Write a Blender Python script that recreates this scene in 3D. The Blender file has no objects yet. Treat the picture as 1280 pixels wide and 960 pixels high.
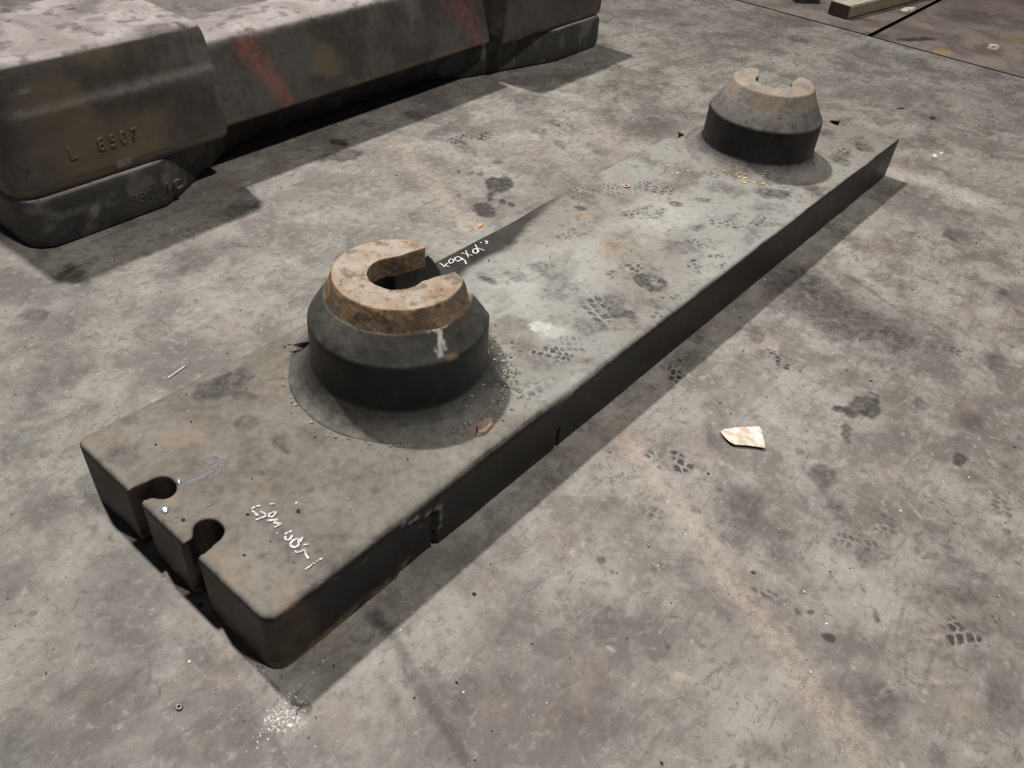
import bpy, bmesh, math, random
import numpy as np
from mathutils import Vector, Matrix

# ------------------------------------------------------------------ camera, light, exposure
scene = bpy.context.scene
T = 0.1677          # plate thickness
LEN = 3.094         # plate length
HW = 0.325          # plate half width
B1X, B2X, BY = 0.643, 2.479, 0.02

def setup_camera():
    yaw, pit, rol = 0.6425, 0.6982, 0.0948
    f = Vector((math.cos(pit)*math.cos(yaw), math.cos(pit)*math.sin(yaw), -math.sin(pit)))
    r = Vector((math.sin(yaw), -math.cos(yaw), 0)); u = r.cross(f)
    r2 = math.cos(rol)*r + math.sin(rol)*u
    u2 = -math.sin(rol)*r + math.cos(rol)*u
    m = Matrix((r2, u2, -f)).transposed().to_4x4()
    m.translation = (-0.3904, -1.0904, 1.4027)
    cd = bpy.data.cameras.new('camera'); cd.sensor_fit = 'HORIZONTAL'; cd.sensor_width = 36.0
    cd.lens = 36.0*1010.9/1280; cd.clip_start = 0.05; cd.clip_end = 200
    c = bpy.data.objects.new('camera', cd); scene.collection.objects.link(c)
    c.matrix_world = m; scene.camera = c
setup_camera()

world = bpy.data.worlds.new('World'); scene.world = world; world.use_nodes = True
bg = world.node_tree.nodes['Background']
bg.inputs['Color'].default_value = (0.74, 0.80, 1.0, 1); bg.inputs['Strength'].default_value = 0.042

def hall_lamp(name, loc, target, size, watts, col, spread):
    l = bpy.data.lights.new(name, 'AREA'); l.shape = 'DISK'; l.size = size; l.energy = watts; l.color = col; l.spread = math.radians(spread)   # high-bay reflector beam
    o = bpy.data.objects.new(name, l); scene.collection.objects.link(o); o.location = loc
    o.rotation_euler = (Vector(target)-Vector(loc)).to_track_quat('-Z', 'Y').to_euler()
    return o
hall_lamp('hall_lamp', (2.0, 9.0, 16.5), (1.75, 0.05, 0), 0.80, 246, (1.0, 0.962, 0.90), 44)
hall_lamp('hall_lamp', (1.9, -6.3, 15.0), (1.75, 0.0, 0), 0.9, 150, (1.0, 0.955, 0.89), 56)

scene.view_settings.view_transform = 'Standard'
scene.view_settings.look = 'None'
scene.view_settings.exposure = 0.0
scene.view_settings.gamma = 1.0
scene.view_settings.use_curve_mapping = False
scene.render.engine = 'CYCLES'

# ------------------------------------------------------------------ measured marks (plan coordinates, metres)
FLOOR_STAINS=[[1.794, 0.701, 13.572, -13.206, -6.193, -15.607, 'D', 0.95, 0.15, 0.55], [1.615, 0.61, 13.757, -21.982, -23.12, -3.682, 'D', 0.95, 0.2, 0.6], [1.716, 0.609, 39.933, -54.76, -48.305, -24.907, 'D', 0.95, 0.2, 0.3], [1.695, 0.653, 56.141, -63.398, -35.723, -40.127, 'D', 0.78, 0.2, 0.3], [1.724, 0.569, 39.597, -55.398, -48.654, -25.117, 'D', 0.95, 0.2, 0.3], [1.827, 0.816, 43.114, -47.88, -31.864, -36.575, 'D', 0.78, 0.3, 0.3], [1.803, 0.845, 54.492, -59.425, -47.709, -54.803, 'D', 0.78, 0.3, 0.3], [1.633, 0.749, 77.288, -82.397, -52.951, -59.672, 'D', 0.65, 0.3, 0.3], [1.952, 0.838, 31.157, -41.756, -41.568, -20.738, 'D', 0.52, 0.4, 0.4], [1.565, -0.835, 7.622, -16.688, -15.37, -19.437, 'D', 0.81, 0.12, 0.45], [1.506, -0.79, 12.997, -31.031, -54.498, -54.373, 'D', 0.78, 0.2, 0.5], [1.428, -0.84, 38.154, -44.405, -10.249, -30.757, 'D', 0.72, 0.3, 0.6], [1.974, -0.621, 0.562, -3.032, -6.481, 0.04, 'D', 0.75, 0.95, 0.5], [2.02, -0.463, 1.245, -5.116, -9.72, -0.531, 'D', 0.81, 0.8, 0.5], [2.003, -0.841, 1.392, -8.799, -14.89, -2.017, 'D', 0.33, 0.8, 0.5], [1.198, -1.169, 1.087, -12.473, -12.035, -3.256, 'D', 0.29, 0.9, 0.5], [0.974, -0.766, 3.246, -12.984, -10.733, -3.087, 'D', 0.44, 0.9, 0.4], [1.23, -0.864, 7.864, -25.591, -18.611, -10.791, 'D', 0.65, 0.6, 0.35], [1.157, -0.588, -4.431, -20.903, -40.994, 31.098, 'D', 0.39, 0.7, 0.4], [1.395, -0.858, 4.238, -51.435, -60.387, 4.716, 'D', 0.52, 0.6, 0.4], [1.54, -1.102, 5.41, -54.699, -35.678, -7.628, 'D', 0.78, 0.3, 0.4], [0.83, -1.008, 36.334, -121.947, -138.211, -83.61, 'D', 0.78, 0.2, 0.3], [0.798, -1.062, 6.354, -75.686, -93.367, -18.428, 'D', 0.95, 0.3, 0.3], [0.914, -1.117, 56.213, -70.438, -31.181, -59.014, 'D', 0.78, 0.5, 0.5], [0.88, -0.989, 8.903, -52.294, -52.655, -16.436, 'D', 0.45, 0.7, 0.5], [1.06, -1.024, 0.711, -20.482, -27.592, -0.071, 'D', 0.36, 0.8, 0.5], [2.042, -1.045, 1.826, -18.099, -17.815, -2.379, 'D', 0.39, 0.7, 0.5], [1.718, -1.08, 2.873, -28.719, -21.351, -3.953, 'D', 0.45, 0.6, 0.5], [1.767, -0.851, 1.765, -23.274, -20.454, 3.424, 'D', 0.39, 0.7, 0.5], [1.691, -0.947, -9.021, -33.941, -29.649, 35.112, 'D', 0.45, 0.6, 0.5], [1.091, -1.228, 2.529, -14.117, -17.39, -10.403, 'D', 0.44, 0.8, 0.4], [1.043, -1.292, 6.954, -24.579, -21.334, -19.905, 'D', 0.44, 0.8, 0.4], [0.938, -0.896, 4.966, -24.484, -39.108, -11.689, 'D', 0.33, 0.8, 0.5], [0.728, -1.196, -0.531, -19.055, -23.54, -2.115, 'D', 0.39, 0.8, 0.5], [0.492, -1.063, 4.977, -29.863, -32.586, -12.27, 'D', 0.52, 0.7, 0.5], [0.901, -1.385, 0.256, -22.213, -16.19, -5.327, 'D', 0.33, 0.8, 0.5], [0.767, -0.748, 9.749, -16.39, -16.85, -15.993, 'D', 0.26, 0.9, 0.5], [0.529, -0.701, 4.944, -14.878, -16.183, -5.677, 'D', 0.26, 0.9, 0.5], [0.367, -0.683, 4.546, -12.337, -15.595, -5.831, 'D', 0.26, 0.9, 0.5], [0.185, -0.582, 4.645, -26.05, -46.852, -5.159, 'D', 0.44, 0.7, 0.5], [0.199, -0.526, 10.11, -34.349, -77.801, -15.125, 'D', 0.39, 0.6, 0.5], [0.328, -0.806, 5.173, -10.372, -18.344, -11.456, 'D', 0.26, 0.9, 0.5], [0.635, -0.609, 44.83, -86.199, -98.24, -59.195, 'D', 0.72, 0.4, 0.4], [0.612, -0.553, 48.976, -65.198, -55.772, -53.055, 'G', 0.8, 0.4, 0.4], [0.625, -0.644, 28.31, -144.829, -156.514, -15.974, 'D', 0.65, 0.3, 0.4], [0.659, -0.555, 66.322, -90.71, -81.056, -77.368, 'D', 0.39, 0.5, 0.4], [0.227, 1.051, 28.092, -13.691, -22.524, -23.47, 'D', 0.65, 0.35, 0.25], [0.692, 1.01, 6.383, -2.736, -0.914, -14.087, 'D', 0.49, 0.7, 0.5], [0.387, 1.17, 15.394, -6.469, -4.882, -11.838, 'D', 0.78, 0.35, 0.6], [0.989, 1.18, 12.661, -5.53, 2.402, -21.131, 'D', 0.55, 0.5, 0.5], [0.462, 0.814, 24.376, -8.068, 1.034, -34.015, 'D', 0.33, 0.7, 0.4], [-0.246, -0.135, 35.02, -1.819, -2.167, -83.518, 'D', 0.49, 0.4, 0.5], [-0.267, -0.081, 38.271, -1.681, -0.266, -81.417, 'D', 0.55, 0.4, 0.5], [-0.371, -0.135, 10.843, -5.164, -12.265, -11.146, 'D', 0.59, 0.9, 0.4], [-0.145, 0.02, 14.794, -2.102, -1.009, -11.172, 'D', 0.39, 0.9, 0.5], [-0.05, 0.098, 19.053, -11.04, -12.059, -11.434, 'D', 0.26, 0.9, 0.5], [0.108, 0.744, 8.985, -2.548, -1.441, -9.9, 'D', 0.33, 0.9, 0.5], [-0.05, 0.578, 15.253, -3.778, -2.693, -13.579, 'D', 0.39, 0.9, 0.5], [-0.093, 0.343, 16.336, -4.136, -4.151, -15.559, 'D', 0.29, 0.9, 0.5], [-0.086, -0.354, 36.765, -12.451, -19.182, -41.513, 'D', 0.39, 0.6, 0.5], [-0.048, -0.46, 25.872, -3.495, -5.481, -36.569, 'D', 0.29, 0.7, 0.5], [-0.07, -0.259, 14.291, -13.602, -46.689, -29.288, 'G', 0.3, 0.8, 0.5], [-0.008, -0.406, 31.135, -34.552, -82.729, -52.024, 'D', 0.78, 0.4, 0.5], [-0.208, -0.304, 13.31, -8.328, -27.038, -24.588, 'D', 0.33, 0.9, 0.5], [-0.192, -0.322, 20.044, -5.712, -20.208, -43.273, 'G', 0.25, 0.9, 0.5], [-0.1, 0.195, 16.855, -4.455, -6.527, -21.124, 'B', 0.3, 0.9, 0.5], [-0.162, 0.203, 12.33, -6.148, -9.208, -8.721, 'B', 0.2, 0.9, 0.5], [0.668, 0.728, 6.599, -3.027, -1.826, -13.998, 'B', 0.32, 0.8, 0.5], [0.204, 0.649, 8.633, -2.326, -0.306, -19.593, 'B', 0.25, 0.8, 0.5], [1.22, 1.406, 9.865, -5.137, 0.294, -12.544, 'B', 0.3, 0.8, 0.5], [0.122, 0.328, 14.148, -4.678, -2.295, -8.979, 'B', 0.1, 0.9, 0.5], [-0.042, -0.393, 31.62, -4.231, -4.577, -36.988, 'W', 0.9, 0.5, 0.9], [-0.013, -0.277, 3.565, -14.591, -176.613, -13.287, 'W', 0.5, 0.6, 1.0], [1.398, -0.722, 0.549, -4.406, -4.194, 0.32, 'B', 0.22, 0.9, 0.5], [2.13, 0.914, 2.335, -2.014, -0.277, -4.234, 'B', 0.22, 0.9, 0.5], [1.511, 1.064, 2.955, -1.745, 0.379, -4.949, 'B', 0.2, 0.9, 0.5], [0.682, -0.719, 5.221, -8.204, -7.034, -6.648, 'B', 0.2, 0.9, 0.5], [0.68, -0.46, 6.662, -8.62, -7.568, -7.283, 'B', 0.15, 0.9, 0.5], [0.281, -0.489, 8.824, -9.211, -10.243, -9.548, 'B', 0.18, 0.9, 0.5], [0.106, -0.473, 10.157, -9.275, -11.651, -10.728, 'B', 0.2, 0.9, 0.5], [1.492, -0.426, 2.207, -10.506, -10.579, 0.972, 'B', 0.25, 0.9, 0.5], [1.76, -0.633, 1.982, -8.572, -11.229, -1.874, 'B', 0.2, 0.9, 0.5], [2.769, 0.652, 2.768, -3.15, -1.006, -10.07, 'D', 0.29, 0.9, 0.5], [2.859, 1.006, 4.112, -3.979, 0.794, -15.995, 'D', 0.33, 0.8, 0.5], [2.599, 1.214, 6.007, -5.524, -0.229, -18.049, 'D', 0.33, 0.8, 0.5], [1.948, 1.018, 10.436, -15.309, -18.878, -2.122, 'D', 0.45, 0.6, 0.6], [2.318, 0.915, 8.99, -15.198, -19.173, -1.336, 'D', 0.45, 0.6, 0.5], [2.287, 0.782, 11.841, -21.065, -27.677, -2.063, 'D', 0.45, 0.6, 0.5], [2.043, 1.199, 5.439, -4.203, -0.262, -15.942, 'D', 0.26, 0.8, 0.5], [1.534, 1.274, 8.618, -6.359, -7.701, -23.456, 'D', 0.72, 0.4, 0.6], [1.604, 1.379, 22.224, -21.988, -31.287, -15.721, 'D', 0.95, 0.3, 0.6], [1.086, 0.676, 10.441, -7.68, -7.129, -16.036, 'D', 0.33, 0.8, 0.5], [2.968, 0.918, 2.262, -2.311, 0.555, -16.059, 'D', 0.26, 0.8, 0.5], [2.029, 1.377, 9.767, -13.827, -30.609, 1.117, 'D', 0.39, 0.6, 0.5], [1.508, 0.477, 22.832, -37.75, -49.707, -8.719, 'G', 0.5, 0.5, 0.5], [4.251, 1.079, 3.97, -7.673, -8.3, -6.559, 'D', 0.39, 0.8, 0.5], [4.579, 0.748, 5.82, -14.398, -11.237, -4.229, 'D', 0.45, 0.8, 0.5], [4.752, 0.136, 2.008, -7.482, -8.031, -0.34, 'D', 0.45, 0.7, 0.5], [3.953, 0.413, 1.666, -3.676, -5.36, -6.827, 'D', 0.2, 0.9, 0.5], [4.139, -0.159, 1.393, -6.395, -4.207, 0.713, 'D', 0.2, 0.9, 0.5], [2.77, -0.731, 2.833, -18.217, -14.486, -0.279, 'D', 0.39, 0.7, 0.5], [2.778, -0.7, 4.878, -30.022, -28.731, -0.516, 'D', 0.65, 0.5, 0.5], [2.507, -0.957, 3.798, -34.326, -24.046, -1.449, 'D', 0.65, 0.5, 0.5], [2.277, -0.639, 2.57, -12.918, -21.993, -2.007, 'D', 0.39, 0.7, 0.5], [2.349, -0.345, 1.562, -5.798, -16.178, -1.253, 'B', 0.2, 0.9, 0.5], [1.51, -0.334, 11.572, -33.525, -29.701, -5.794, 'D', 0.52, 0.6, 0.5], [1.652, -0.461, 8.55, -29.332, -25.321, -4.515, 'D', 0.45, 0.6, 0.5], [1.634, -0.51, 4.142, -23.378, -27.706, 3.464, 'G', 0.4, 0.7, 0.5], [1.563, -0.386, 6.561, -20.308, -23.414, -4.424, 'G', 0.3, 0.8, 0.5], [0.532, -0.575, 36.125, -46.742, -44.86, -42.354, 'G', 0.25, 0.8, 0.5], [0.515, -0.88, 8.293, -33.134, -75.672, -27.436, 'G', 0.5, 0.6, 0.6], [0.632, -1.092, 19.884, -43.878, -28.899, -26.523, 'G', 0.4, 0.7, 0.5], [0.855, -1.262, 3.789, -61.339, -59.748, -19.711, 'G', 0.3, 0.7, 0.5]]
SLAB_STAINS=[[5.24, 0.279, 2.314, -6.66, -11.964, -17.846, 'D', 0.85, 0.3, 0.3], [5.084, 0.449, 3.026, -9.254, -8.6, -3.074, 'D', 0.6, 0.6, 0.5], [5.128, 0.072, 4.817, -16.544, -9.703, -7.671, 'Y', 0.8, 0.3, 0.35], [5.427, -0.099, 2.283, -9.907, -5.676, -1.988, 'D', 0.55, 0.7, 0.4], [6.17, 0.238, 1.292, -4.735, -3.677, -2.931, 'D', 0.5, 0.8, 0.4], [6.528, 0.122, 1.531, -6.235, -4.334, -3.462, 'P', 0.25, 0.8, 0.4], [5.318, 0.591, 3.27, -9.714, -9.573, -3.293, 'D', 0.4, 0.7, 0.4], [5.816, -0.165, 3.453, -13.738, -4.808, -6.518, 'G', 0.4, 0.8, 0.4]]
PLATE_STAINS=[[0.318, 0.258, 14.63, -6.473, -5.376, -20.019, 'D', 0.91, 0.35, 0.5], [0.279, 0.256, 40.414, -27.214, -42.722, -42.918, 'D', 0.65, 0.4, 0.4], [0.318, 0.198, 16.834, -15.062, -42.076, -24.596, 'D', 0.59, 0.6, 0.5], [0.046, 0.223, 23.744, -10.358, -11.351, -19.717, 'D', 0.59, 0.8, 0.4], [0.161, 0.173, 14.264, -7.095, -14.036, -24.527, 'G', 0.5, 0.7, 0.5], [0.07, 0.265, 20.93, -6.71, -8.531, -38.313, 'G', 0.35, 0.8, 0.5], [0.187, 0.096, 17.315, -11.797, -10.049, -9.878, 'B', 0.15, 0.9, 0.5], [0.276, 0.11, 30.458, -22.001, -28.044, -27.813, 'D', 0.45, 0.6, 0.6], [0.293, 0.022, 8.553, -45.789, -46.404, 8.1, 'D', 0.65, 0.5, 0.5], [0.281, 0.0, 17.993, -47.478, -135.335, 3.665, 'D', 0.78, 0.4, 0.5], [0.167, -0.014, 8.802, -6.266, -13.124, -12.759, 'D', 0.2, 0.9, 0.5], [0.137, -0.217, 12.552, -17.437, -27.313, -9.987, 'D', 0.39, 0.8, 0.5], [0.292, -0.11, 8.016, -6.605, -15.902, -15.502, 'D', 0.26, 0.9, 0.5], [0.171, -0.28, 21.783, -3.252, 0.96, -14.174, 'D', 0.39, 0.8, 0.4], [0.029, -0.209, 19.707, -14.029, -20.892, -19.746, 'G', 0.35, 0.8, 0.5], [0.147, -0.144, 24.394, -18.411, -25.919, -24.885, 'D', 0.29, 0.9, 0.5], [0.066, -0.298, 28.657, -22.269, -21.585, -20.316, 'G', 0.35, 0.8, 0.5], [0.322, -0.174, 18.766, -16.395, -21.583, -20.984, 'D', 0.29, 0.8, 0.5], [0.352, -0.236, 18.285, -16.945, -27.459, -26.627, 'D', 0.33, 0.8, 0.5], [0.348, -0.016, 12.849, -23.385, -40.072, -4.854, 'D', 0.39, 0.7, 0.6], [0.113, 0.292, 45.258, -26.419, -46.885, -46.571, 'D', 0.52, 0.5, 0.4], [0.047, 0.049, 13.805, -30.676, -79.49, -2.995, 'G', 0.5, 0.6, 0.4], [0.03, -0.158, 13.788, -39.875, -38.212, -1.706, 'G', 0.35, 0.7, 0.4], [0.031, 0.305, 35.059, -2.836, 14.32, -42.425, 'G', 0.3, 0.7, 0.4], [0.255, -0.227, 15.096, -2.666, 3.315, -38.031, 'D', 0.26, 0.8, 0.4], [1.415, -0.194, 8.557, -17.174, -19.179, -8.686, 'D', 0.95, 0.25, 0.25], [1.426, -0.203, 16.259, -32.987, -42.093, -19.043, 'B', 0.8, 0.4, 0.4], [1.218, -0.186, 7.59, -13.43, -12.584, -6.878, 'D', 0.52, 0.7, 0.7], [1.226, -0.22, 7.557, -17.65, -29.305, -5.791, 'D', 0.78, 0.4, 0.7], [1.126, -0.199, 8.808, -19.454, -23.141, -4.917, 'D', 0.52, 0.6, 0.8], [1.332, -0.269, 9.473, -18.596, -36.505, -19.811, 'D', 0.45, 0.6, 0.5], [1.497, -0.005, 10.308, -17.973, -13.126, -6.898, 'G', 0.5, 0.7, 0.5], [1.509, 0.003, 17.114, -29.812, -22.776, -11.949, 'D', 0.45, 0.7, 0.5], [1.621, 0.208, 25.461, -40.917, -54.061, -27.712, 'D', 0.91, 0.3, 0.4], [1.587, 0.167, 17.101, -27.793, -33.358, -17.2, 'G', 0.35, 0.6, 0.4], [1.019, -0.111, 16.255, -25.156, -27.416, -15.228, 'W', 0.9, 0.4, 0.7], [1.021, -0.147, 14.853, -18.919, -22.37, -23.099, 'W', 0.4, 0.6, 0.8], [1.691, 0.294, 5.695, -10.792, -23.206, -2.708, 'D', 0.52, 0.6, 0.7], [1.887, 0.006, 21.453, -42.338, -50.686, -25.522, 'D', 0.91, 0.3, 0.4], [1.804, -0.12, 11.594, -21.847, -24.73, -19.137, 'D', 0.59, 0.5, 0.6], [1.646, -0.155, 9.172, -18.589, -22.366, -11.666, 'D', 0.52, 0.5, 0.7], [1.986, -0.044, 14.498, -27.666, -44.282, -34.333, 'D', 0.65, 0.4, 0.5], [2.22, -0.198, 6.292, -15.691, -17.344, -8.51, 'D', 0.85, 0.5, 0.5], [2.243, -0.211, 11.36, -28.784, -34.454, -16.871, 'D', 0.78, 0.3, 0.5], [1.944, -0.261, 7.104, -36.823, -9.533, 3.728, 'D', 0.45, 0.7, 0.4], [2.103, -0.225, 6.02, -13.343, -16.757, -12.989, 'D', 0.39, 0.7, 0.5], [2.368, -0.265, 5.195, -15.868, -20.426, -4.834, 'D', 0.59, 0.5, 0.7], [2.395, -0.206, 7.261, -21.322, -23.269, -5.403, 'G', 0.5, 0.5, 0.5], [2.872, -0.258, 5.924, -23.042, -20.676, 1.172, 'D', 0.78, 0.4, 0.7], [2.72, -0.223, 6.311, -20.381, -17.529, -3.459, 'D', 0.65, 0.4, 0.8], [2.894, -0.098, 10.938, -30.374, -20.607, -9.278, 'D', 0.52, 0.5, 0.8], [1.072, 0.032, 5.648, -4.387, -1.664, -7.393, 'B', 0.35, 0.9, 0.4], [1.335, 0.01, 4.9, -4.394, -1.491, -6.869, 'B', 0.3, 0.9, 0.4], [1.765, 0.007, 3.963, -4.289, -1.616, -8.112, 'B', 0.35, 0.9, 0.4], [1.638, -0.272, 8.557, -5.832, 1.122, -25.788, 'B', 0.2, 0.9, 0.4], [0.853, -0.101, 16.521, -18.886, -5.428, -5.55, 'B', 0.2, 0.9, 0.4], [0.943, -0.32, 9.51, -4.154, 1.208, -31.797, 'B', 0.3, 0.9, 0.4], [1.2, -0.035, 9.96, -10.547, -7.621, -15.027, 'D', 0.36, 0.7, 0.7], [1.001, -0.055, 12.682, -15.18, -24.265, -25.21, 'D', 0.33, 0.7, 0.7], [1.598, 0.02, 11.223, -16.507, -17.072, -18.71, 'D', 0.26, 0.8, 0.6], [0.628, -0.263, 18.734, -20.931, -30.581, -30.283, 'G', 0.7, 0.6, 0.5], [0.522, -0.346, 16.879, -4.792, 1.775, -51.753, 'G', 0.3, 0.8, 0.5], [2.11, -0.037, 8.25, -16.284, -17.923, -13.91, 'D', 0.39, 0.6, 0.7], [1.083, 0.13, 18.442, -31.297, -65.074, -13.564, 'D', 0.78, 0.4, 0.5], [1.157, 0.09, 13.95, -20.169, -35.409, -19.179, 'D', 0.52, 0.5, 0.8]]
FLOOR_LINES=[[[[1.038, -0.369], [0.931, -0.538], [0.875, -0.663], [0.788, -0.816], [0.741, -0.927], [0.684, -1.026], [0.638, -1.122], [0.591, -1.215]], 0.0428, 'G', 0.46], [[[1.038, -0.369], [0.931, -0.538], [0.875, -0.663], [0.788, -0.816], [0.741, -0.927], [0.684, -1.026], [0.638, -1.122], [0.591, -1.215]], 0.0157, 'G', 0.55], [[[0.21, -0.355], [0.187, -0.452], [0.157, -0.547], [0.135, -0.629], [0.112, -0.708]], 0.016, 'D', 0.62], [[[1.783, 1.29], [1.697, 1.04], [1.576, 0.792], [1.49, 0.553]], 0.0554, 'G', 0.36], [[[3.168, -0.303], [3.181, -0.443], [3.187, -0.573], [3.165, -0.683]], 0.066, 'B', 0.55], [[[3.168, -0.303], [3.181, -0.443], [3.187, -0.573], [3.165, -0.683]], 0.0983, 'G', 0.35], [[[2.634, 1.341], [2.683, 1.223], [2.704, 1.104]], 0.0392, 'B', 0.45], [[[2.722, 1.166], [2.75, 1.067], [2.766, 0.916]], 0.0469, 'B', 0.5], [[[2.532, 0.814], [2.493, 0.554]], 0.1188, 'G', 0.25], [[[2.349, 1.291], [2.251, 0.971], [2.163, 0.686]], 0.0769, 'G', 0.2], [[[2.196, -0.529], [2.125, -0.722]], 0.0137, 'D', 0.4], [[[2.078, -0.55], [2.029, -0.691]], 0.0111, 'D', 0.4]]
FLOOR_PRINTS=[[0.9497, -1.2061, 1.0724, -1.2956, 0.0407, 1.4], [0.991, -0.4894, 1.0225, -0.6009, 0.0428, 1.4], [1.2815, -0.3958, 1.423, -0.3473, 0.03, 1.3299999999999998], [1.5894, -0.5576, 1.5967, -0.6425, 0.0357, 1.4], [1.612, -0.5851, 1.5707, -0.5023, 0.03, 0.76], [1.0481, -0.9624, 1.0926, -1.0584, 0.0396, 0.57], [1.0149, -1.2761, 1.1714, -1.2986, 0.03, 0.6649999999999999], [0.6584, -0.7242, 0.774, -0.7236, 0.03, 0.475], [0.7894, -0.8928, 0.7934, -0.9832, 0.03, 0.6649999999999999], [1.1848, -0.9845, 1.1792, -1.0829, 0.0386, 0.532], [1.4795, -1.1786, 1.4586, -1.269, 0.0498, 0.57], [1.9388, 1.0762, 2.1441, 1.0605, 0.0612, 0.95], [2.4626, 0.9626, 2.4407, 0.8124, 0.0477, 0.76], [0.8094, -0.5944, 0.8334, -0.6877, 0.039, 0.475], [1.3613, -1.0184, 1.3029, -1.1071, 0.037, 0.57], [0.5076, -0.5934, 0.4618, -0.7091, 0.0317, 0.38], [2.0189, -0.8852, 2.0108, -0.96, 0.0364, 0.76]]
PLATE_PRINTS=[[0.9213, -0.1533, 0.9662, -0.2558, 0.0445, 1.3], [1.2251, -0.1135, 1.1651, -0.2621, 0.0484, 0.9450000000000001], [1.651, -0.0947, 1.8178, -0.1117, 0.0346, 1.05], [1.5634, -0.2331, 1.6985, -0.2794, 0.0433, 1.3], [1.9296, 0.1777, 1.953, 0.062, 0.0592, 0.9450000000000001], [1.753, 0.2391, 1.9088, 0.164, 0.0469, 0.735], [1.5951, 0.3039, 1.7708, 0.2855, 0.038, 0.735], [1.6465, -0.1553, 1.7657, -0.1999, 0.0317, 0.9450000000000001], [2.671, -0.2268, 2.8561, -0.2153, 0.03, 1.05], [1.1326, 0.084, 1.2827, 0.0587, 0.0407, 0.63], [2.1971, 0.0767, 2.2231, -0.0554, 0.0462, 0.735], [2.9514, -0.1766, 2.8805, -0.294, 0.0369, 1.05], [0.9952, -0.1931, 1.0844, -0.28, 0.0396, 0.42000000000000004], [1.8857, -0.1023, 1.914, -0.2339, 0.0383, 0.735], [1.3335, -0.1051, 1.4755, -0.121, 0.0377, 0.8400000000000001], [1.2825, -0.2999, 1.416, -0.2948, 0.03, 0.8400000000000001], [1.152, -0.044, 1.266, -0.0975, 0.0427, 0.735], [1.8432, -0.2711, 2.0506, -0.251, 0.03, 0.8400000000000001], [1.4093, 0.127, 1.564, 0.1186, 0.0353, 0.63], [1.6851, 0.0786, 1.8224, 0.0126, 0.0425, 0.8400000000000001], [1.4688, -0.2894, 1.5761, -0.3335, 0.03, 0.8400000000000001], [2.3646, -0.0946, 2.2456, -0.2755, 0.0316, 0.8400000000000001], [0.7438, -0.2459, 0.8423, -0.2628, 0.03, 0.525]]
CHALK_END=[[[0.1682, -0.11], [0.1754, -0.1163]], [[0.1357, -0.0955], [0.1442, -0.0951]], [[0.1469, -0.0961], [0.153, -0.1005]], [[0.1348, -0.1], [0.1344, -0.1178]], [[0.1254, -0.1238], [0.1403, -0.1286], [0.1532, -0.1301], [0.1652, -0.1327]], [[0.1445, -0.1119], [0.1491, -0.1385]], [[0.1649, -0.1332], [0.1585, -0.1392], [0.1484, -0.1395]], [[0.1398, -0.141], [0.1545, -0.1531], [0.1443, -0.1536], [0.1533, -0.1662], [0.1383, -0.1636]], [[0.1411, -0.1911], [0.1485, -0.1918]], [[0.1498, -0.1925], [0.1555, -0.1936]], [[0.1403, -0.1958], [0.1346, -0.2001], [0.1359, -0.2074], [0.1431, -0.207], [0.1506, -0.202]], [[0.153, -0.2167], [0.1416, -0.2134], [0.1319, -0.2185], [0.1333, -0.2284], [0.1405, -0.231], [0.148, -0.2251], [0.153, -0.2167]], [[0.1487, -0.2266], [0.1605, -0.22]], [[0.1488, -0.2352], [0.1568, -0.2413]], [[0.1315, -0.235], [0.1292, -0.241], [0.1367, -0.2445], [0.1449, -0.2464], [0.1383, -0.2556], [0.1358, -0.2688]], [[0.1157, -0.2829], [0.1313, -0.2828]], [[0.1341, -0.2828], [0.1369, -0.2831]], [[0.1414, -0.2833], [0.1441, -0.2836]], [[0.1463, -0.2838], [0.1542, -0.285]]]
CHALK_SIDE=[[[1.0613, 0.2957], [1.0568, 0.278], [1.063, 0.2593]], [[1.0747, 0.2778], [1.05, 0.2715]], [[1.0936, 0.2884], [1.0809, 0.2788], [1.0783, 0.2689], [1.0924, 0.2699], [1.103, 0.2824], [1.0999, 0.2894], [1.0936, 0.2884]], [[1.1219, 0.2679], [1.1248, 0.283], [1.1134, 0.2847], [1.1023, 0.2753], [1.1017, 0.2614], [1.1138, 0.2613], [1.1231, 0.269], [1.1166, 0.2482], [1.1023, 0.2303]], [[1.1472, 0.2914], [1.1547, 0.2538]], [[1.1672, 0.2924], [1.1381, 0.2543]], [[1.1854, 0.2791], [1.1707, 0.2668], [1.1677, 0.2556], [1.1793, 0.2552], [1.1936, 0.2681], [1.1931, 0.2786], [1.1854, 0.2791]], [[1.2141, 0.2975], [1.1858, 0.2562]], [[1.2008, 0.2781], [1.2002, 0.2479]], [[1.2307, 0.2924], [1.2373, 0.2908]], [[1.2527, 0.2919], [1.2433, 0.2726]], [[1.2367, 0.2727], [1.2539, 0.2829]]]
CARD=[[1.1798, -0.5987], [1.1939, -0.6012], [1.2054, -0.6096], [1.2245, -0.6198], [1.2432, -0.6333], [1.2609, -0.6474], [1.2774, -0.6608], [1.2642, -0.6733], [1.2441, -0.6849], [1.2237, -0.7009], [1.2059, -0.7126], [1.1951, -0.6955], [1.1841, -0.6786], [1.171, -0.6628], [1.1597, -0.6488], [1.1604, -0.634], [1.1647, -0.6202], [1.1725, -0.6071]]

# ------------------------------------------------------------------ helpers
rng = np.random.default_rng(11)
random.seed(5)
COL = scene.collection

def link(o, parent=None):
    COL.objects.link(o)
    if parent is not None: o.parent = parent
    return o

def empty(name, loc=(0, 0, 0), rz=0.0, label=None, cat=None, group=None):
    o = bpy.data.objects.new(name, None); o.empty_display_size = 0.1
    o.location = loc; o.rotation_euler = (0, 0, rz); COL.objects.link(o)
    return tag(o, label, cat, group)

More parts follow.
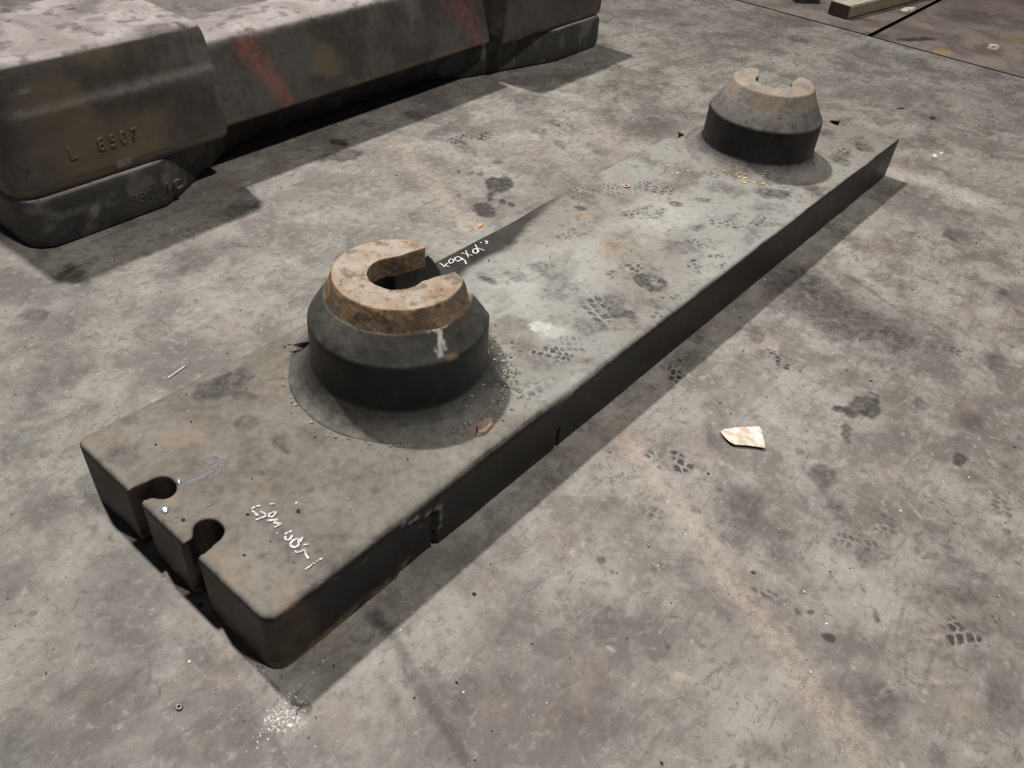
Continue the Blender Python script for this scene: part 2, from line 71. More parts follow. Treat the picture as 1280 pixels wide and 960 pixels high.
def tag(o, label=None, cat=None, group=None, kind=None):
    if label: o['label'] = label
    if cat: o['category'] = cat
    if group: o['group'] = group
    if kind: o['kind'] = kind
    return o

def mesh_obj(name, me, mat=None, parent=None):
    o = bpy.data.objects.new(name, me)
    if mat: me.materials.clear(); me.materials.append(mat)
    return link(o, parent)

def from_bm(name, bm, mat=None, parent=None, smooth=False):
    bmesh.ops.recalc_face_normals(bm, faces=bm.faces)
    me = bpy.data.meshes.new(name); bm.to_mesh(me); bm.free()
    if smooth:
        me.polygons.foreach_set('use_smooth', np.ones(len(me.polygons), bool))
    return mesh_obj(name, me, mat, parent)

def mesh_arrays(name, V, Fq):
    """fast mesh from (n,3) verts and (m,k) faces"""
    V = np.asarray(V, np.float32); Fq = np.asarray(Fq, np.int32); k = Fq.shape[1]
    me = bpy.data.meshes.new(name)
    me.vertices.add(len(V)); me.vertices.foreach_set('co', V.ravel())
    me.loops.add(Fq.size); me.loops.foreach_set('vertex_index', Fq.ravel())
    me.polygons.add(len(Fq)); me.polygons.foreach_set('loop_start', np.arange(0, Fq.size, k, dtype=np.int32))
    me.polygons.foreach_set('use_smooth', np.ones(len(Fq), bool))
    me.update(calc_edges=True)
    return me

def get_co(me):
    a = np.empty(len(me.vertices)*3, np.float32); me.vertices.foreach_get('co', a); return a.reshape(-1, 3).astype(np.float64)

def get_no(me):
    a = np.empty(len(me.vertices)*3, np.float32); me.vertex_normals.foreach_get('vector', a); return a.reshape(-1, 3).astype(np.float64)

def set_attr(me, name, rgba):
    at = me.attributes.new(name, 'FLOAT_COLOR', 'POINT')
    at.data.foreach_set('color', np.asarray(rgba, np.float32).ravel())

_tab = np.random.default_rng(3).random((256, 256))
def vnoise(x, y, s, seed=0):
    x = np.asarray(x)*s + seed*17.31; y = np.asarray(y)*s + seed*9.77
    i = np.floor(x).astype(int); j = np.floor(y).astype(int); fx = x-i; fy = y-j
    fx = fx*fx*(3-2*fx); fy = fy*fy*(3-2*fy)
    g = lambda a, b: _tab[a & 255, b & 255]
    return (g(i, j)*(1-fx)+g(i+1, j)*fx)*(1-fy) + (g(i, j+1)*(1-fx)+g(i+1, j+1)*fx)*fy
def fbm(x, y, s, seed=0, o=4):
    v = 0; a = .5; n = 0
    for k in range(o):
        v = v+a*vnoise(x, y, s*2**k, seed+k*3); n += a; a *= .55
    return v/n
def sstep(a, b, v):
    q = np.clip((v-a)/(b-a), 0, 1); return q*q*(3-2*q)

def remeshed(name, bm, voxel, smooth=4, cutters=(), factor=.5):
    """union / cut / voxel-remesh / soften a closed bmesh, returns a new mesh"""
    bmesh.ops.recalc_face_normals(bm, faces=bm.faces)
    me = bpy.data.meshes.new(name+'_src'); bm.to_mesh(me); bm.free()
    o = bpy.data.objects.new(name+'_src', me); COL.objects.link(o)
    tmp = [o]
    for c in cutters:
        bmesh.ops.recalc_face_normals(c, faces=c.faces)
        cm = bpy.data.meshes.new('cut'); c.to_mesh(cm); c.free()
        co = bpy.data.objects.new('cut', cm); COL.objects.link(co); tmp.append(co)
        m = o.modifiers.new('b', 'BOOLEAN'); m.operation = 'DIFFERENCE'; m.object = co; m.solver = 'EXACT'
    m = o.modifiers.new('r', 'REMESH'); m.mode = 'VOXEL'; m.voxel_size = voxel; m.use_smooth_shade = True
    if smooth:
        m = o.modifiers.new('s', 'SMOOTH'); m.factor = factor; m.iterations = smooth
    dg = bpy.context.evaluated_depsgraph_get(); dg.update()
    out = bpy.data.meshes.new_from_object(o.evaluated_get(dg)); out.name = name
    for q in tmp:
        d = q.data; bpy.data.objects.remove(q); bpy.data.meshes.remove(d)
    return out

def drop_faces(me, keepfn):
    """remove faces nobody can see (undersides)"""
    bm = bmesh.new(); bm.from_mesh(me)
    kill = [f for f in bm.faces if not keepfn(f)]
    bmesh.ops.delete(bm, geom=kill, context='FACES'); bm.to_mesh(me); bm.free()

def prism(poly, z0, z1, bm=None, top=None):
    """closed prism over a plan polygon; top = optional other polygon for the upper face"""
    bm = bm or bmesh.new(); top = top or poly
    a = [bm.verts.new((x, y, z0)) for x, y in poly]; b = [bm.verts.new((x, y, z1)) for x, y in top]
    n = len(poly)
    bm.faces.new(a[::-1]); bm.faces.new(b)
    for i in range(n): bm.faces.new((a[i], a[(i+1) % n], b[(i+1) % n], b[i]))
    return bm

def loft(levels, bm=None):
    """closed loft of plan outlines [(z, poly), ...]"""
    bm = bm or bmesh.new(); R = [[bm.verts.new((x, y, z)) for x, y in p] for z, p in levels]; n = len(R[0])
    bm.faces.new(R[0][::-1]); bm.faces.new(R[-1])
    for a, b in zip(R, R[1:]):
        for i in range(n): bm.faces.new((a[i], a[(i+1) % n], b[(i+1) % n], b[i]))
    return bm

def rrect(x0, x1, y0, y1, r, seg=6):
    rs = r if isinstance(r, (tuple, list)) else (r,)*4
    P = []
    for (cx, cy, a0), q in zip(((x1, y1, 0), (x0, y1, 90), (x0, y0, 180), (x1, y0, 270)), rs):
        sx = -1 if cx == x1 else 1; sy = -1 if cy == y1 else 1
        for k in range(seg+1):
            a = math.radians(a0+90*k/seg); P.append((cx+sx*q+q*math.cos(a), cy+sy*q+q*math.sin(a)))
    return P

# ------------------------------------------------------------------ node helper
class NT:
    def __init__(s, name):
        s.m = bpy.data.materials.new(name); s.m.use_nodes = True; s.t = s.m.node_tree; s.n = s.t.nodes; s.l = s.t.links
        s.b = s.n['Principled BSDF']
    def node(s, typ, **kw):
        n = s.n.new(typ)
        for k, v in kw.items(): setattr(n, k, v)
        return n
    def put(s, sock, v):
        if isinstance(v, bpy.types.NodeSocket): s.l.new(v, sock)
        elif isinstance(v, (tuple, list)): sock.default_value = (*v, 1) if len(v) == 3 and sock.type == 'RGBA' else v
        else: sock.default_value = v
    def coord(s): return s.node('ShaderNodeTexCoord').outputs['Object']
    def noise(s, scale, detail=4, rough=.55, vec=None, dist=0.0, out='Fac'):
        n = s.node('ShaderNodeTexNoise'); s.put(n.inputs['Vector'], vec or s.co)
        n.inputs['Scale'].default_value = scale; n.inputs['Detail'].default_value = detail
        n.inputs['Roughness'].default_value = rough; n.inputs['Distortion'].default_value = dist
        return n.outputs[out]
    def vor(s, scale, feature='F1', out='Distance', vec=None):
        n = s.node('ShaderNodeTexVoronoi', feature=feature); s.put(n.inputs['Vector'], vec or s.co); n.inputs['Scale'].default_value = scale
        return n.outputs[out]
    def rng(s, v, a, b, c=0., d=1., typ='SMOOTHSTEP'):
        n = s.node('ShaderNodeMapRange', interpolation_type=typ); s.put(n.inputs[0], v)
        for i, q in zip((1, 2, 3, 4), (a, b, c, d)): n.inputs[i].default_value = q
        return n.outputs[0]
    def math(s, op, a, b=0.0, c=0.0):
        n = s.node('ShaderNodeMath', operation=op, use_clamp=False); s.put(n.inputs[0], a); s.put(n.inputs[1], b); s.put(n.inputs[2], c)
        return n.outputs[0]
    def mix(s, f, a, b, mode='MIX'):
        n = s.node('ShaderNodeMix', data_type='RGBA', blend_type=mode, clamp_factor=True)
        s.put(n.inputs[0], f); s.put(n.inputs[6], a); s.put(n.inputs[7], b); return n.outputs[2]
    def mixf(s, f, a, b):
        n = s.node('ShaderNodeMix', data_type='FLOAT'); s.put(n.inputs[0], f); s.put(n.inputs[2], a); s.put(n.inputs[3], b); return n.outputs[0]
    def attr(s, name):
        a = s.node('ShaderNodeAttribute', attribute_name=name); q = s.node('ShaderNodeSeparateColor'); s.l.new(a.outputs['Color'], q.inputs[0])
        return q.outputs[0], q.outputs[1], q.outputs[2], a.outputs['Alpha']
    def nz(s):
        g = s.node('ShaderNodeNewGeometry'); q = s.node('ShaderNodeSeparateXYZ'); s.l.new(g.outputs['Normal'], q.inputs[0]); return q.outputs[2]
    def bump(s, h, strength, dist, prev=None):
        n = s.node('ShaderNodeBump'); s.put(n.inputs['Height'], h); n.inputs['Strength'].default_value = strength; n.inputs['Distance'].default_value = dist
        if prev is not None: s.l.new(prev, n.inputs['Normal'])
        return n.outputs[0]
    def done(s, col, rough, normal=None, metal=0.0, spec=0.5):
        s.put(s.b.inputs['Base Color'], col); s.put(s.b.inputs['Roughness'], rough); s.put(s.b.inputs['Metallic'], metal)
        s.put(s.b.inputs['Specular IOR Level'], spec)
        if normal is not None: s.l.new(normal, s.b.inputs['Normal'])
        return s.m

def mat_floor():
    t = NT('dusty_concrete'); t.co = t.coord()
    warp = t.mix(.05, t.co, t.noise(6, 2, .5, out='Color'))
    big = t.noise(1.15, 2, .5, vec=warp); mid = t.noise(6.5, 6, .68, vec=warp, dist=.25); fine = t.noise(38, 5, .76); tiny = t.noise(250, 3, .75)
    hue = t.noise(.62, 2, .5)
    a = t.mix(t.rng(hue, .38, .60), (.232, .224, .198), (.222, .198, .184))
    a = t.mix(t.math('MULTIPLY', t.rng(mid, .48, .67), .55), a, (.315, .304, .272))
    a = t.mix(t.math('MULTIPLY', t.rng(mid, .53, .37), .85), a, (.115, .100, .090))
    cl = t.noise(2.6, 5, .6, vec=warp, dist=.5)
    a = t.mix(t.math('MULTIPLY', t.rng(cl, .52, .34), .75), a, (.112, .096, .088))
    a = t.mix(t.math('MULTIPLY', t.rng(cl, .53, .68), .48), a, (.340, .330, .296))
    a = t.mix(t.math('MULTIPLY', t.rng(big, .54, .36), .30), a, (.180, .160, .152))
    # trodden-in grime, drawn out along the walkway
    mp = t.node('ShaderNodeMapping'); t.l.new(t.co, mp.inputs[0]); mp.inputs['Rotation'].default_value = (0, 0, .35); mp.inputs['Scale'].default_value = (1.2, 5.5, 1)
    st = t.noise(6, 5, .74, vec=mp.outputs[0], dist=.6)
    a = t.mix(t.math('MULTIPLY', t.rng(st, .52, .66), .55), a, (.118, .104, .096))
    a = t.mix(t.math('MULTIPLY', t.rng(fine, .53, .68), .40), a, (.37, .36, .33))
    a = t.mix(t.math('MULTIPLY', t.rng(fine, .48, .35), .70), a, (.125, .112, .104))
    sm = t.noise(17, 5, .72, dist=.9)
    a = t.mix(t.math('MULTIPLY', t.rng(sm, .56, .65), .62), a, (.092, .080, .074))
    a = t.mix(t.math('MULTIPLY', t.rng(sm, .40, .33), .40), a, (.38, .37, .345))
    a = t.mix(t.math('MULTIPLY', t.rng(t.noise(9, 5, .65, vec=warp), .55, .70), .30), a, (.300, .228, .178))
    a = t.mix(t.math('MULTIPLY', t.rng(tiny, .56, .69), .45), a, (.09, .083, .078))
    a = t.mix(t.math('MULTIPLY', t.rng(tiny, .42, .28), .24), a, (.46, .45, .42))
    sp = t.math('MULTIPLY', t.rng(t.vor(85), .13, .05), t.rng(t.noise(6, 2), .50, .62))
    a = t.mix(sp, a, (.05, .046, .044))
    R, G, B, A = t.attr('stain')
    gr = t.math('MULTIPLY', G, t.rng(t.math('ADD', fine, t.math('MULTIPLY', tiny, .8)), .70, 1.05, .15, 1.0))
    a = t.mix(gr, a, (.42, .345, .285))
    a = t.mix(t.math('MULTIPLY', B, t.rng(fine, .36, .60, .45, 1.0)), a, (.415, .415, .38))
    dk = t.math('MULTIPLY', R, t.rng(t.math('ADD', fine, t.math('MULTIPLY', tiny, .5)), .58, .88, 1.30, .78))
    a = t.mix(dk, a, (.045, .040, .038))
    wt = t.math('MULTIPLY', A, t.rng(t.noise(150, 5, .75, dist=.5), .50, .60))
    a = t.mix(wt, a, (.80, .80, .78))
    rough = t.mixf(t.rng(st, .4, .7), .64, .42)
    rough = t.mixf(dk, rough, .46)
    h = t.math('ADD', t.math('MULTIPLY', fine, .7), t.math('MULTIPLY', tiny, .4))
    n = t.bump(h, .6, .004)
    return t.done(a, rough, n, spec=.38)

def mat_slab():
    t = NT('brown_slab_concrete'); t.co = t.coord()
    mid = t.noise(4, 6, .65, dist=.4); fine = t.noise(30, 7, .7); tiny = t.noise(160, 3, .6)
    a = t.mix(t.rng(mid, .35, .62), (.125, .105, .096), (.235, .195, .172))
    a = t.mix(t.math('MULTIPLY', t.rng(fine, .5, .7), .4), a, (.30, .25, .22))
    a = t.mix(t.math('MULTIPLY', t.rng(fine, .47, .32), .5), a, (.085, .072, .066))
    a = t.mix(t.math('MULTIPLY', t.rng(tiny, .58, .75), .3), a, (.07, .06, .055))
    R, G, B, A = t.attr('stain')
    a = t.mix(G, a, (.30, .215, .10)); a = t.mix(B, a, (.30, .17, .16)); a = t.mix(R, a, (.035, .030, .031))
    return t.done(a, .68, t.bump(fine, .4, .004), spec=.35)

def mat_steel(name, dust_a, dust_b, lo, hi, amount=1.0, bare=(.0062, .0060, .0058), rust=.25, lump=.25, brown=0, pale=(.355, .355, .325)):
    """dark scale-covered forged steel with settled dust on whatever faces up"""
    t = NT(name); t.co = t.coord()
    mid = t.noise(6, 6, .62, dist=.4); fine = t.noise(42, 7, .68); tiny = t.noise(230, 3, .65); big = t.noise(1.6, 3, .5)
    nz = t.nz()
    R, G, B, A = t.attr('stain')
    edge = t.math('ADD', nz, t.math('MULTIPLY', t.math('SUBTRACT', fine, .5), .22))
    d = t.math('MULTIPLY', t.rng(edge, lo, hi), t.math('SUBTRACT', 1.0, A)); d = t.math('MULTIPLY', d, amount)
    steel = t.mix(t.rng(mid, .40, .65), bare, tuple(min(1, c*1.9+.004) for c in bare))
    steel = t.mix(t.math('MULTIPLY', t.rng(t.noise(11, 5, .65, dist=.6), .52, .72), rust), steel, (.045, .027, .018))
    steel = t.mix(t.math('MULTIPLY', t.rng(fine, .58, .75), .18), steel, (.07, .066, .06))
    dust = t.mix(t.rng(big, .38, .62), dust_a, dust_b)
    dust = t.mix(t.math('MULTIPLY', t.rng(mid, .51, .34), .70), dust, tuple(c*.48 for c in dust_a))
    sc = t.noise(19, 6, .72, dist=1.0)
    dust = t.mix(t.math('MULTIPLY', t.rng(sc, .56, .66), .60), dust, tuple(c*.38 for c in dust_a))
    dust = t.mix(t.math('MULTIPLY', t.rng(sc, .41, .34), .35), dust, tuple(min(1, c*1.35) for c in dust_b))
    dust = t.mix(t.math('MULTIPLY', t.rng(mid, .54, .72), .40), dust, tuple(min(1, c*1.25) for c in dust_b))
    dust = t.mix(t.math('MULTIPLY', t.rng(fine, .48, .32), .50), dust, tuple(c*.5 for c in dust_a))
    dust = t.mix(t.math('MULTIPLY', t.rng(fine, .54, .72), .32), dust, tuple(min(1, c*1.3) for c in dust_b))
    dust = t.mix(t.math('MULTIPLY', t.rng(tiny, .56, .70), .42), dust, tuple(c*.42 for c in dust_a))
    if brown:   # trodden brown film over the near end of the plate
        sx = t.node('ShaderNodeSeparateXYZ'); t.l.new(t.co, sx.inputs[0])
        br = t.rng(t.math('ADD', sx.outputs[0], t.math('MULTIPLY', t.math('SUBTRACT', mid, .5), 1.4)), 1.15, .45)
        dust = t.mix(t.math('MULTIPLY', br, .72), dust, t.mix(t.rng(fine, .38, .62), (.118, .101, .084), (.170, .149, .124)))
    c = t.mix(d, steel, dust)
    c = t.mix(t.math('MULTIPLY', G, t.rng(fine, .34, .6, .55, 1.)), c, (.27, .185, .115))
    c = t.mix(t.math('MULTIPLY', B, t.rng(fine, .3, .6, .6, 1.)), c, pale)
    c = t.mix(t.math('MULTIPLY', R, t.rng(t.math('ADD', fine, t.math('MULTIPLY', tiny, .6)), .62, .92, 1.25, .55)), c, (.040, .038, .037))
    rough = t.mixf(d, t.rng(mid, .35, .65, .42, .56), t.rng(mid, .35, .65, .80, .58))
    h = t.math('ADD', t.math('MULTIPLY', fine, .8), t.math('MULTIPLY', tiny, .25))
    n = t.bump(h, .35, .003)
    if lump: n = t.bump(mid, lump, .012, n)
    return t.done(c, rough, n, spec=.33)

def mat_rust_cap():
    t = NT('rusted_ring_steel'); t.co = t.coord()
    mid = t.noise(16, 6, .68, dist=.5); fine = t.noise(85, 6, .74); tiny = t.noise(300, 3, .7); pat = t.noise(8, 4, .6, dist=.8)
    d = t.rng(t.math('ADD', t.nz(), t.math('MULTIPLY', t.math('SUBTRACT', mid, .5), .35)), .55, .92)
    rust = t.mix(t.rng(mid, .36, .60), (.085, .062, .042), (.225, .145, .082))
    rust = t.mix(t.math('MULTIPLY', t.rng(pat, .50, .62), .75), rust, (.115, .105, .090))
    rust = t.mix(t.math('MULTIPLY', t.rng(fine, .54, .68), .6), rust, (.36, .245, .135))
    rust = t.mix(t.math('MULTIPLY', t.rng(fine, .46, .34), .7), rust, (.05, .036, .026))
    dust = t.mix(t.rng(mid, .40, .62), (.385, .325, .280), (.315, .235, .175))
    dust = t.mix(t.math('MULTIPLY', t.rng(pat, .54, .66), .6), dust, (.245, .155, .098))
    sp = t.noise(70, 5, .75, dist=1.4)
    dust = t.mix(t.math('MULTIPLY', t.rng(sp, .57, .64), .85), dust, (.095, .060, .042))
    dust = t.mix(t.math('MULTIPLY', t.rng(tiny, .55, .70), .45), dust, (.16, .12, .095))
    dust = t.mix(t.math('MULTIPLY', t.rng(tiny, .42, .30), .35), dust, (.52, .47, .42))
    R, G, B, A = t.attr('stain')
    c = t.mix(d, rust, dust)
    c = t.mix(t.math('MULTIPLY', G, t.rng(fine, .38, .58)), c, (.46, .30, .13))
    c = t.mix(R, c, (.05, .038, .03))
    h = t.math('ADD', fine, t.math('MULTIPLY', tiny, .4))
    return t.done(c, t.mixf(d, .62, .88), t.bump(h, .5, .003), spec=.3)

def mat_casting(name, tint):
    t = NT(name); t.co = t.coord()
    mid = t.noise(4.5, 6, .62, dist=.5); fine = t.noise(36, 7, .68); tiny = t.noise(190, 3, .6)
    nz = t.nz(); R, G, B, A = t.attr('stain')
    d = t.rng(t.math('ADD', nz, t.math('MULTIPLY', t.math('SUBTRACT', fine, .5), .3)), .45, .9)
    c = t.mix(t.rng(mid, .36, .64), tint, tuple(x*1.75 for x in tint))
    c = t.mix(t.math('MULTIPLY', t.rng(fine, .54, .74), .4), c, (.12, .112, .10))
    c = t.mix(t.math('MULTIPLY', t.rng(fine, .46, .32), .6), c, tuple(x*.5 for x in tint))
    c = t.mix(t.math('MULTIPLY', R, t.rng(mid, .3, .6, .6, 1)), c, (.150, .110, .068))
    c = t.mix(t.math('MULTIPLY', G, t.rng(fine, .34, .62, .45, 1)), c, (.36, .105, .085))
    c = t.mix(t.math('MULTIPLY', B, t.rng(fine, .3, .6, .4, 1)), c, (.22, .205, .185))
    dust = t.mix(t.rng(mid, .38, .62), (.250, .215, .208), (.37, .332, .326))  # settled dust, brightened to carry the purplish sheen of the tops
    dust = t.mix(t.math('MULTIPLY', t.rng(fine, .47, .32), .5), dust, (.11, .092, .083))
    dust = t.mix(t.math('MULTIPLY', A, t.rng(fine, .3, .6, .5, 1)), dust, (.06, .052, .05))
    c = t.mix(d, c, dust)
    h = t.math('ADD', fine, t.math('MULTIPLY', tiny, .4))
    n = t.bump(h, .6, .004); n = t.bump(mid, .12, .02, n)
    return t.done(c, t.mixf(d, .55, .85), n, spec=.4)

def mat_plain(name, c1, c2, scale=30, rough=.7, metal=0., bump=.3, spec=.4):
    t = NT(name); t.co = t.coord()
    f = t.noise(scale, 6, .65)
    return t.done(t.mix(t.rng(f, .36, .64), c1, c2), rough, t.bump(f, bump, .003), metal, spec)

M = dict(
    floor=mat_floor(), slab=mat_slab(),
    plate=mat_steel('dusty_forged_plate', (.192, .170, .148), (.248, .244, .228), .40, .97, lump=.12, rust=.5, brown=1, pale=(.47, .47, .445)),
    boss1=mat_steel('scaled_boss_steel', (.15, .142, .122), (.20, .195, .172), .10, 1.16, bare=(.0048, .0050, .0058), rust=.08, lump=0, pale=(.66, .63, .57)),
    boss2=mat_steel('dusted_boss_steel', (.205, .19, .175), (.245, .232, .215), .14, .85, bare=(.0042, .0042, .0048), rust=.06, lump=0),
    cap1=mat_rust_cap(),
    cap2=mat_steel('pale_dusted_ring_steel', (.250, .215, .185), (.33, .290, .255), -.05, .55, lump=0),
    cast1=mat_casting('dark_casting_steel', (.050, .045, .040)),
    cast2=mat_casting('dark_oiled_casting_steel', (.027, .027, .0255)),
    chalk=mat_plain('white_chalk', (.40, .395, .38), (.78, .78, .77), 120, .95, 0, .2, .1),
    weld=mat_plain('smeared_weld_metal', (.105, .10, .108), (.16, .155, .16), 120, .6, 0, .25),
    bead=mat_plain('bright_weld_bead', (.42, .42, .45), (.68, .68, .70), 90, .30, .7, .4),
    joint=mat_plain('joint_dirt', (.006, .005, .005), (.012, .010, .009), 60, .9),
)

# ------------------------------------------------------------------ mark painting
CH = {'D': 0, 'G': 1, 'B': 2, 'W': 3, 'Y': 1, 'P': 2}
def paint_ellipse(x, y, out, s, seed, remap=None):
    cx, cy, a, b, c, d, ch, st, soft, wob = s
    k = (remap or CH)[ch]
    I = np.linalg.inv(np.array([[a, b], [c, d]])); rx = np.hypot(*I[0])*1.9; ry = np.hypot(*I[1])*1.9
    q = np.nonzero((abs(x-cx) < rx) & (abs(y-cy) < ry))[0]
    if not len(q): return
    X = x[q]-cx; Y = y[q]-cy; u = a*X+b*Y; v = c*X+d*Y
    size = max(.02, (rx*ry)**.5/1.9)
    n = fbm(x[q], y[q], 1.1/size, seed, 4)-.5
    n2 = fbm(x[q], y[q], 60, seed+40, 3)-.5
    rr = np.hypot(u, v)+n*2.6*wob+n2*.35
    lo = 1.0-soft*.85; m = 1-sstep(lo, 1.0+soft*.35+.06, rr)
    m *= .72+.56*fbm(x[q], y[q], 28, seed+70, 3)
    out[q, k] = np.maximum(out[q, k], np.clip(m*st, 0, 1))

def paint_line(x, y, out, L, seed):
    pts, w, ch, st = L; k = CH[ch]; P = np.array(pts)
    q = np.nonzero((x > P[:, 0].min()-3*w) & (x < P[:, 0].max()+3*w) & (y > P[:, 1].min()-3*w) & (y < P[:, 1].max()+3*w))[0]
    if not len(q): return
    xx = x[q]+(fbm(x[q], y[q], 7, seed)-.5)*w*1.3; yy = y[q]+(fbm(x[q], y[q], 7, seed+5)-.5)*w*1.3
    best = np.full(len(q), 9.)
    for a, b in zip(P, P[1:]):
        d = b-a; t = np.clip(((xx-a[0])*d[0]+(yy-a[1])*d[1])/(d@d), 0, 1)
        best = np.minimum(best, np.hypot(xx-a[0]-t*d[0], yy-a[1]-t*d[1]))
    m = (1-sstep(w*.25, w*1.35, best+(fbm(x[q], y[q], 40, seed+9)-.5)*w*1.2))*(.5+.9*fbm(x[q], y[q], 22, seed+3, 3))
    out[q, k] = np.maximum(out[q, k], np.clip(m*st, 0, 1))

def paint_print(x, y, out, s, seed):
    """boot sole: rows of tread blocks inside a sole outline, partly missing"""
    x0, y0, x1, y1, w, st = s; L = math.hypot(x1-x0, y1-y0); d = ((x1-x0)/L, (y1-y0)/L)
    w = min(w, .06); q = np.nonzero((abs(x-(x0+x1)/2) < L*.75+w) & (abs(y-(y0+y1)/2) < L*.75+w))[0]
    if not len(q): return
    X = x[q]-x0; Y = y[q]-y0
    u = X*d[0]+Y*d[1]; v = -X*d[1]*1.0+Y*d[0]
    v0 = v.copy()
    u = u+(fbm(x[q], y[q], 18, seed, 3)-.5)*.022; v = v+(fbm(x[q], y[q], 18, seed+8, 3)-.5)*.018
    e = np.hypot((u-L/2)/(L*.56), v/(w*1.02)*1.0)
    inside = 1-sstep(.82, 1.08, e+(fbm(x[q], y[q], 20, seed+3)-.5)*.7)
    pr_ = random.Random(seed*7+1); pit = pr_.uniform(.016, .030); rh = pr_.uniform(.017, .028); che = pr_.choice((-.5, -.25, .3, .55)); off = pr_.uniform(.2, .22)
    row = np.floor((v+off)/rh); fu = ((u+(row % 2)*.5*pit+abs(v)*che+off)/pit) % 1; fv = ((v+off)/rh) % 1
    blk = sstep(.10, .22, fu)*(1-sstep(.80, .92, fu))*sstep(.10, .2, fv)*(1-sstep(.84, .94, fv))
    wear = sstep(.42, .60, fbm(x[q], y[q], pr_.uniform(12, 26), seed+11, 3))
    m = inside*(blk*(.15+.85*wear)+.14*wear+.06)
    out[q, 0] = np.maximum(out[q, 0], np.clip(m*st*.85, 0, 1))
    gap = inside*(1-blk)*wear*.28*st
    out[q, 2] = np.maximum(out[q, 2], gap)

def grid(x0, x1, y0, y1, step):
    nx = max(2, int(round((x1-x0)/step))+1); ny = max(2, int(round((y1-y0)/step))+1)
    X, Y = np.meshgrid(np.linspace(x0, x1, nx), np.linspace(y0, y1, ny), indexing='ij')
    V = np.stack([X.ravel(), Y.ravel(), np.zeros(nx*ny)], 1)
    i = (np.arange(nx-1)[:, None]*ny+np.arange(ny-1)[None, :]).ravel()
    return V, np.stack([i, i+ny, i+ny+1, i+1], 1)

def tiles(specs):
    VV, FF, n = [], [], 0
    for s in specs:
        V, Fq = grid(*s); VV.append(V); FF.append(Fq+n); n += len(V)
    return np.concatenate(VV), np.concatenate(FF)

# ------------------------------------------------------------------ floor
def build_floor():
    XJ = 5.03
    V, Fq = tiles([(-.6, 2.2, -1.75, -.30, .004), (2.2, XJ, -1.75, -.30, .009), (-.6, XJ, -.30, .33, .012), (-.6, XJ, .33, 1.75, .0085),
                   (-.6, XJ, 1.75, 2.6, .02), (-4, -.6, -4, 7, .25), (-.6, XJ, -4, -1.75, .1), (-.6, XJ, 2.6, 7, .1)])
    me = mesh_arrays('floor', V, Fq)
    x, y = V[:, 0], V[:, 1]; at = np.zeros((len(V), 4))
    for i, s in enumerate(FLOOR_STAINS): paint_ellipse(x, y, at, s, i+1)
    for i, s in enumerate(FLOOR_LINES): paint_line(x, y, at, s, 90+i)
    for i, s in enumerate(FLOOR_PRINTS): paint_print(x, y, at, s, 130+i)
    # droplets and scuffs nobody could list one by one
    r = np.random.default_rng(21)
    for i in range(620):
        cx, cy = r.uniform(-.5, 4.6), r.uniform(-1.6, 1.5)
        if fbm(np.float64(cx), np.float64(cy), 1.6, 7, 3) < .50+.08*r.random(): continue
        a = r.uniform(.003, .013) if r.random() < .8 else r.uniform(.014, .05); b = a*r.uniform(.4, 1.); th = r.uniform(0, math.pi)
        c_, s_ = math.cos(th), math.sin(th); ch = 'D' if r.random() < .72 else ('G' if r.random() < .5 else 'B')
        paint_ellipse(x, y, at, (cx, cy, c_/a, s_/a, -s_/b, c_/b, ch, r.uniform(.25, .75) if a < .014 else r.uniform(.12, .35), r.uniform(.2, .8), .5), 200+i % 37)
    set_attr(me, 'stain', at)
    fl = tag(mesh_obj('floor', me, M['floor']), kind='structure')
    # slabs beyond the joint, 9 mm open joints over dirt
    g = .016
    sl = []
    for (x0, x1, y0, y1, st) in ((XJ+.022, 7.4, .50+g, 2.4, .014), (XJ+.022, 7.4, -1.6, .50-g, .014)):
        V, Fq = grid(x0, x1, y0, y1, st)
        # thickness: turn the rim down into the joint
        me = mesh_arrays('slab', V, Fq); at = np.zeros((len(V), 4))
        for i, s in enumerate(SLAB_STAINS): paint_ellipse(V[:, 0], V[:, 1], at, s, 300+i)
        co = V.copy(); e = np.minimum.reduce([co[:, 0]-x0, co[:, 1]-y0, y1-co[:, 1]])
        co[:, 2] = 0.0
        me.vertices.foreach_set('co', co.astype(np.float32).ravel()); set_attr(me, 'stain', at)
        sl.append(mesh_obj('slab', me, M['slab'], fl))
    for (x0, x1, y0, y1) in ((7.4, 14, -4, 7), (XJ+.022, 7.4, 2.4, 7), (XJ+.022, 7.4, -4, -1.6)):
        V, Fq = grid(x0, x1, y0, y1, .5); me = mesh_arrays('slab', V, Fq); set_attr(me, 'stain', np.zeros((len(V), 4))); mesh_obj('slab', me, M['slab'], fl)
    V, Fq = grid(XJ-.05, 7.6, -4, 7, .5); V[:, 2] = -.03
    mesh_obj('joint_bed', mesh_arrays('joint_bed', V, Fq), M['joint'], fl)
build_floor()

# ------------------------------------------------------------------ the forged plate with two bosses
def ztop_drop(x, y):
    a = np.clip((x-.92)/.12, 0, 1)*np.clip((1.75-x)/.35, 0, 1)
    yin = .195+.1*np.clip((x-1.28)/.4, 0, 1)
    return .018*a*np.clip((y-yin)/(HW-yin), 0, 1), a, yin
def ztop(x, y): return T-float(ztop_drop(np.float64(x), np.float64(y))[0])

HOOK = [(.0, .119), (.018, .117), (.039, .112), (.056, .110), (.068, .104), (.0755, .090), (.076, .072), (.068, .054), (.053, .046), (.038, .050), (.029, .064), (.021, .073), (.010, .073), (.0, .064)]

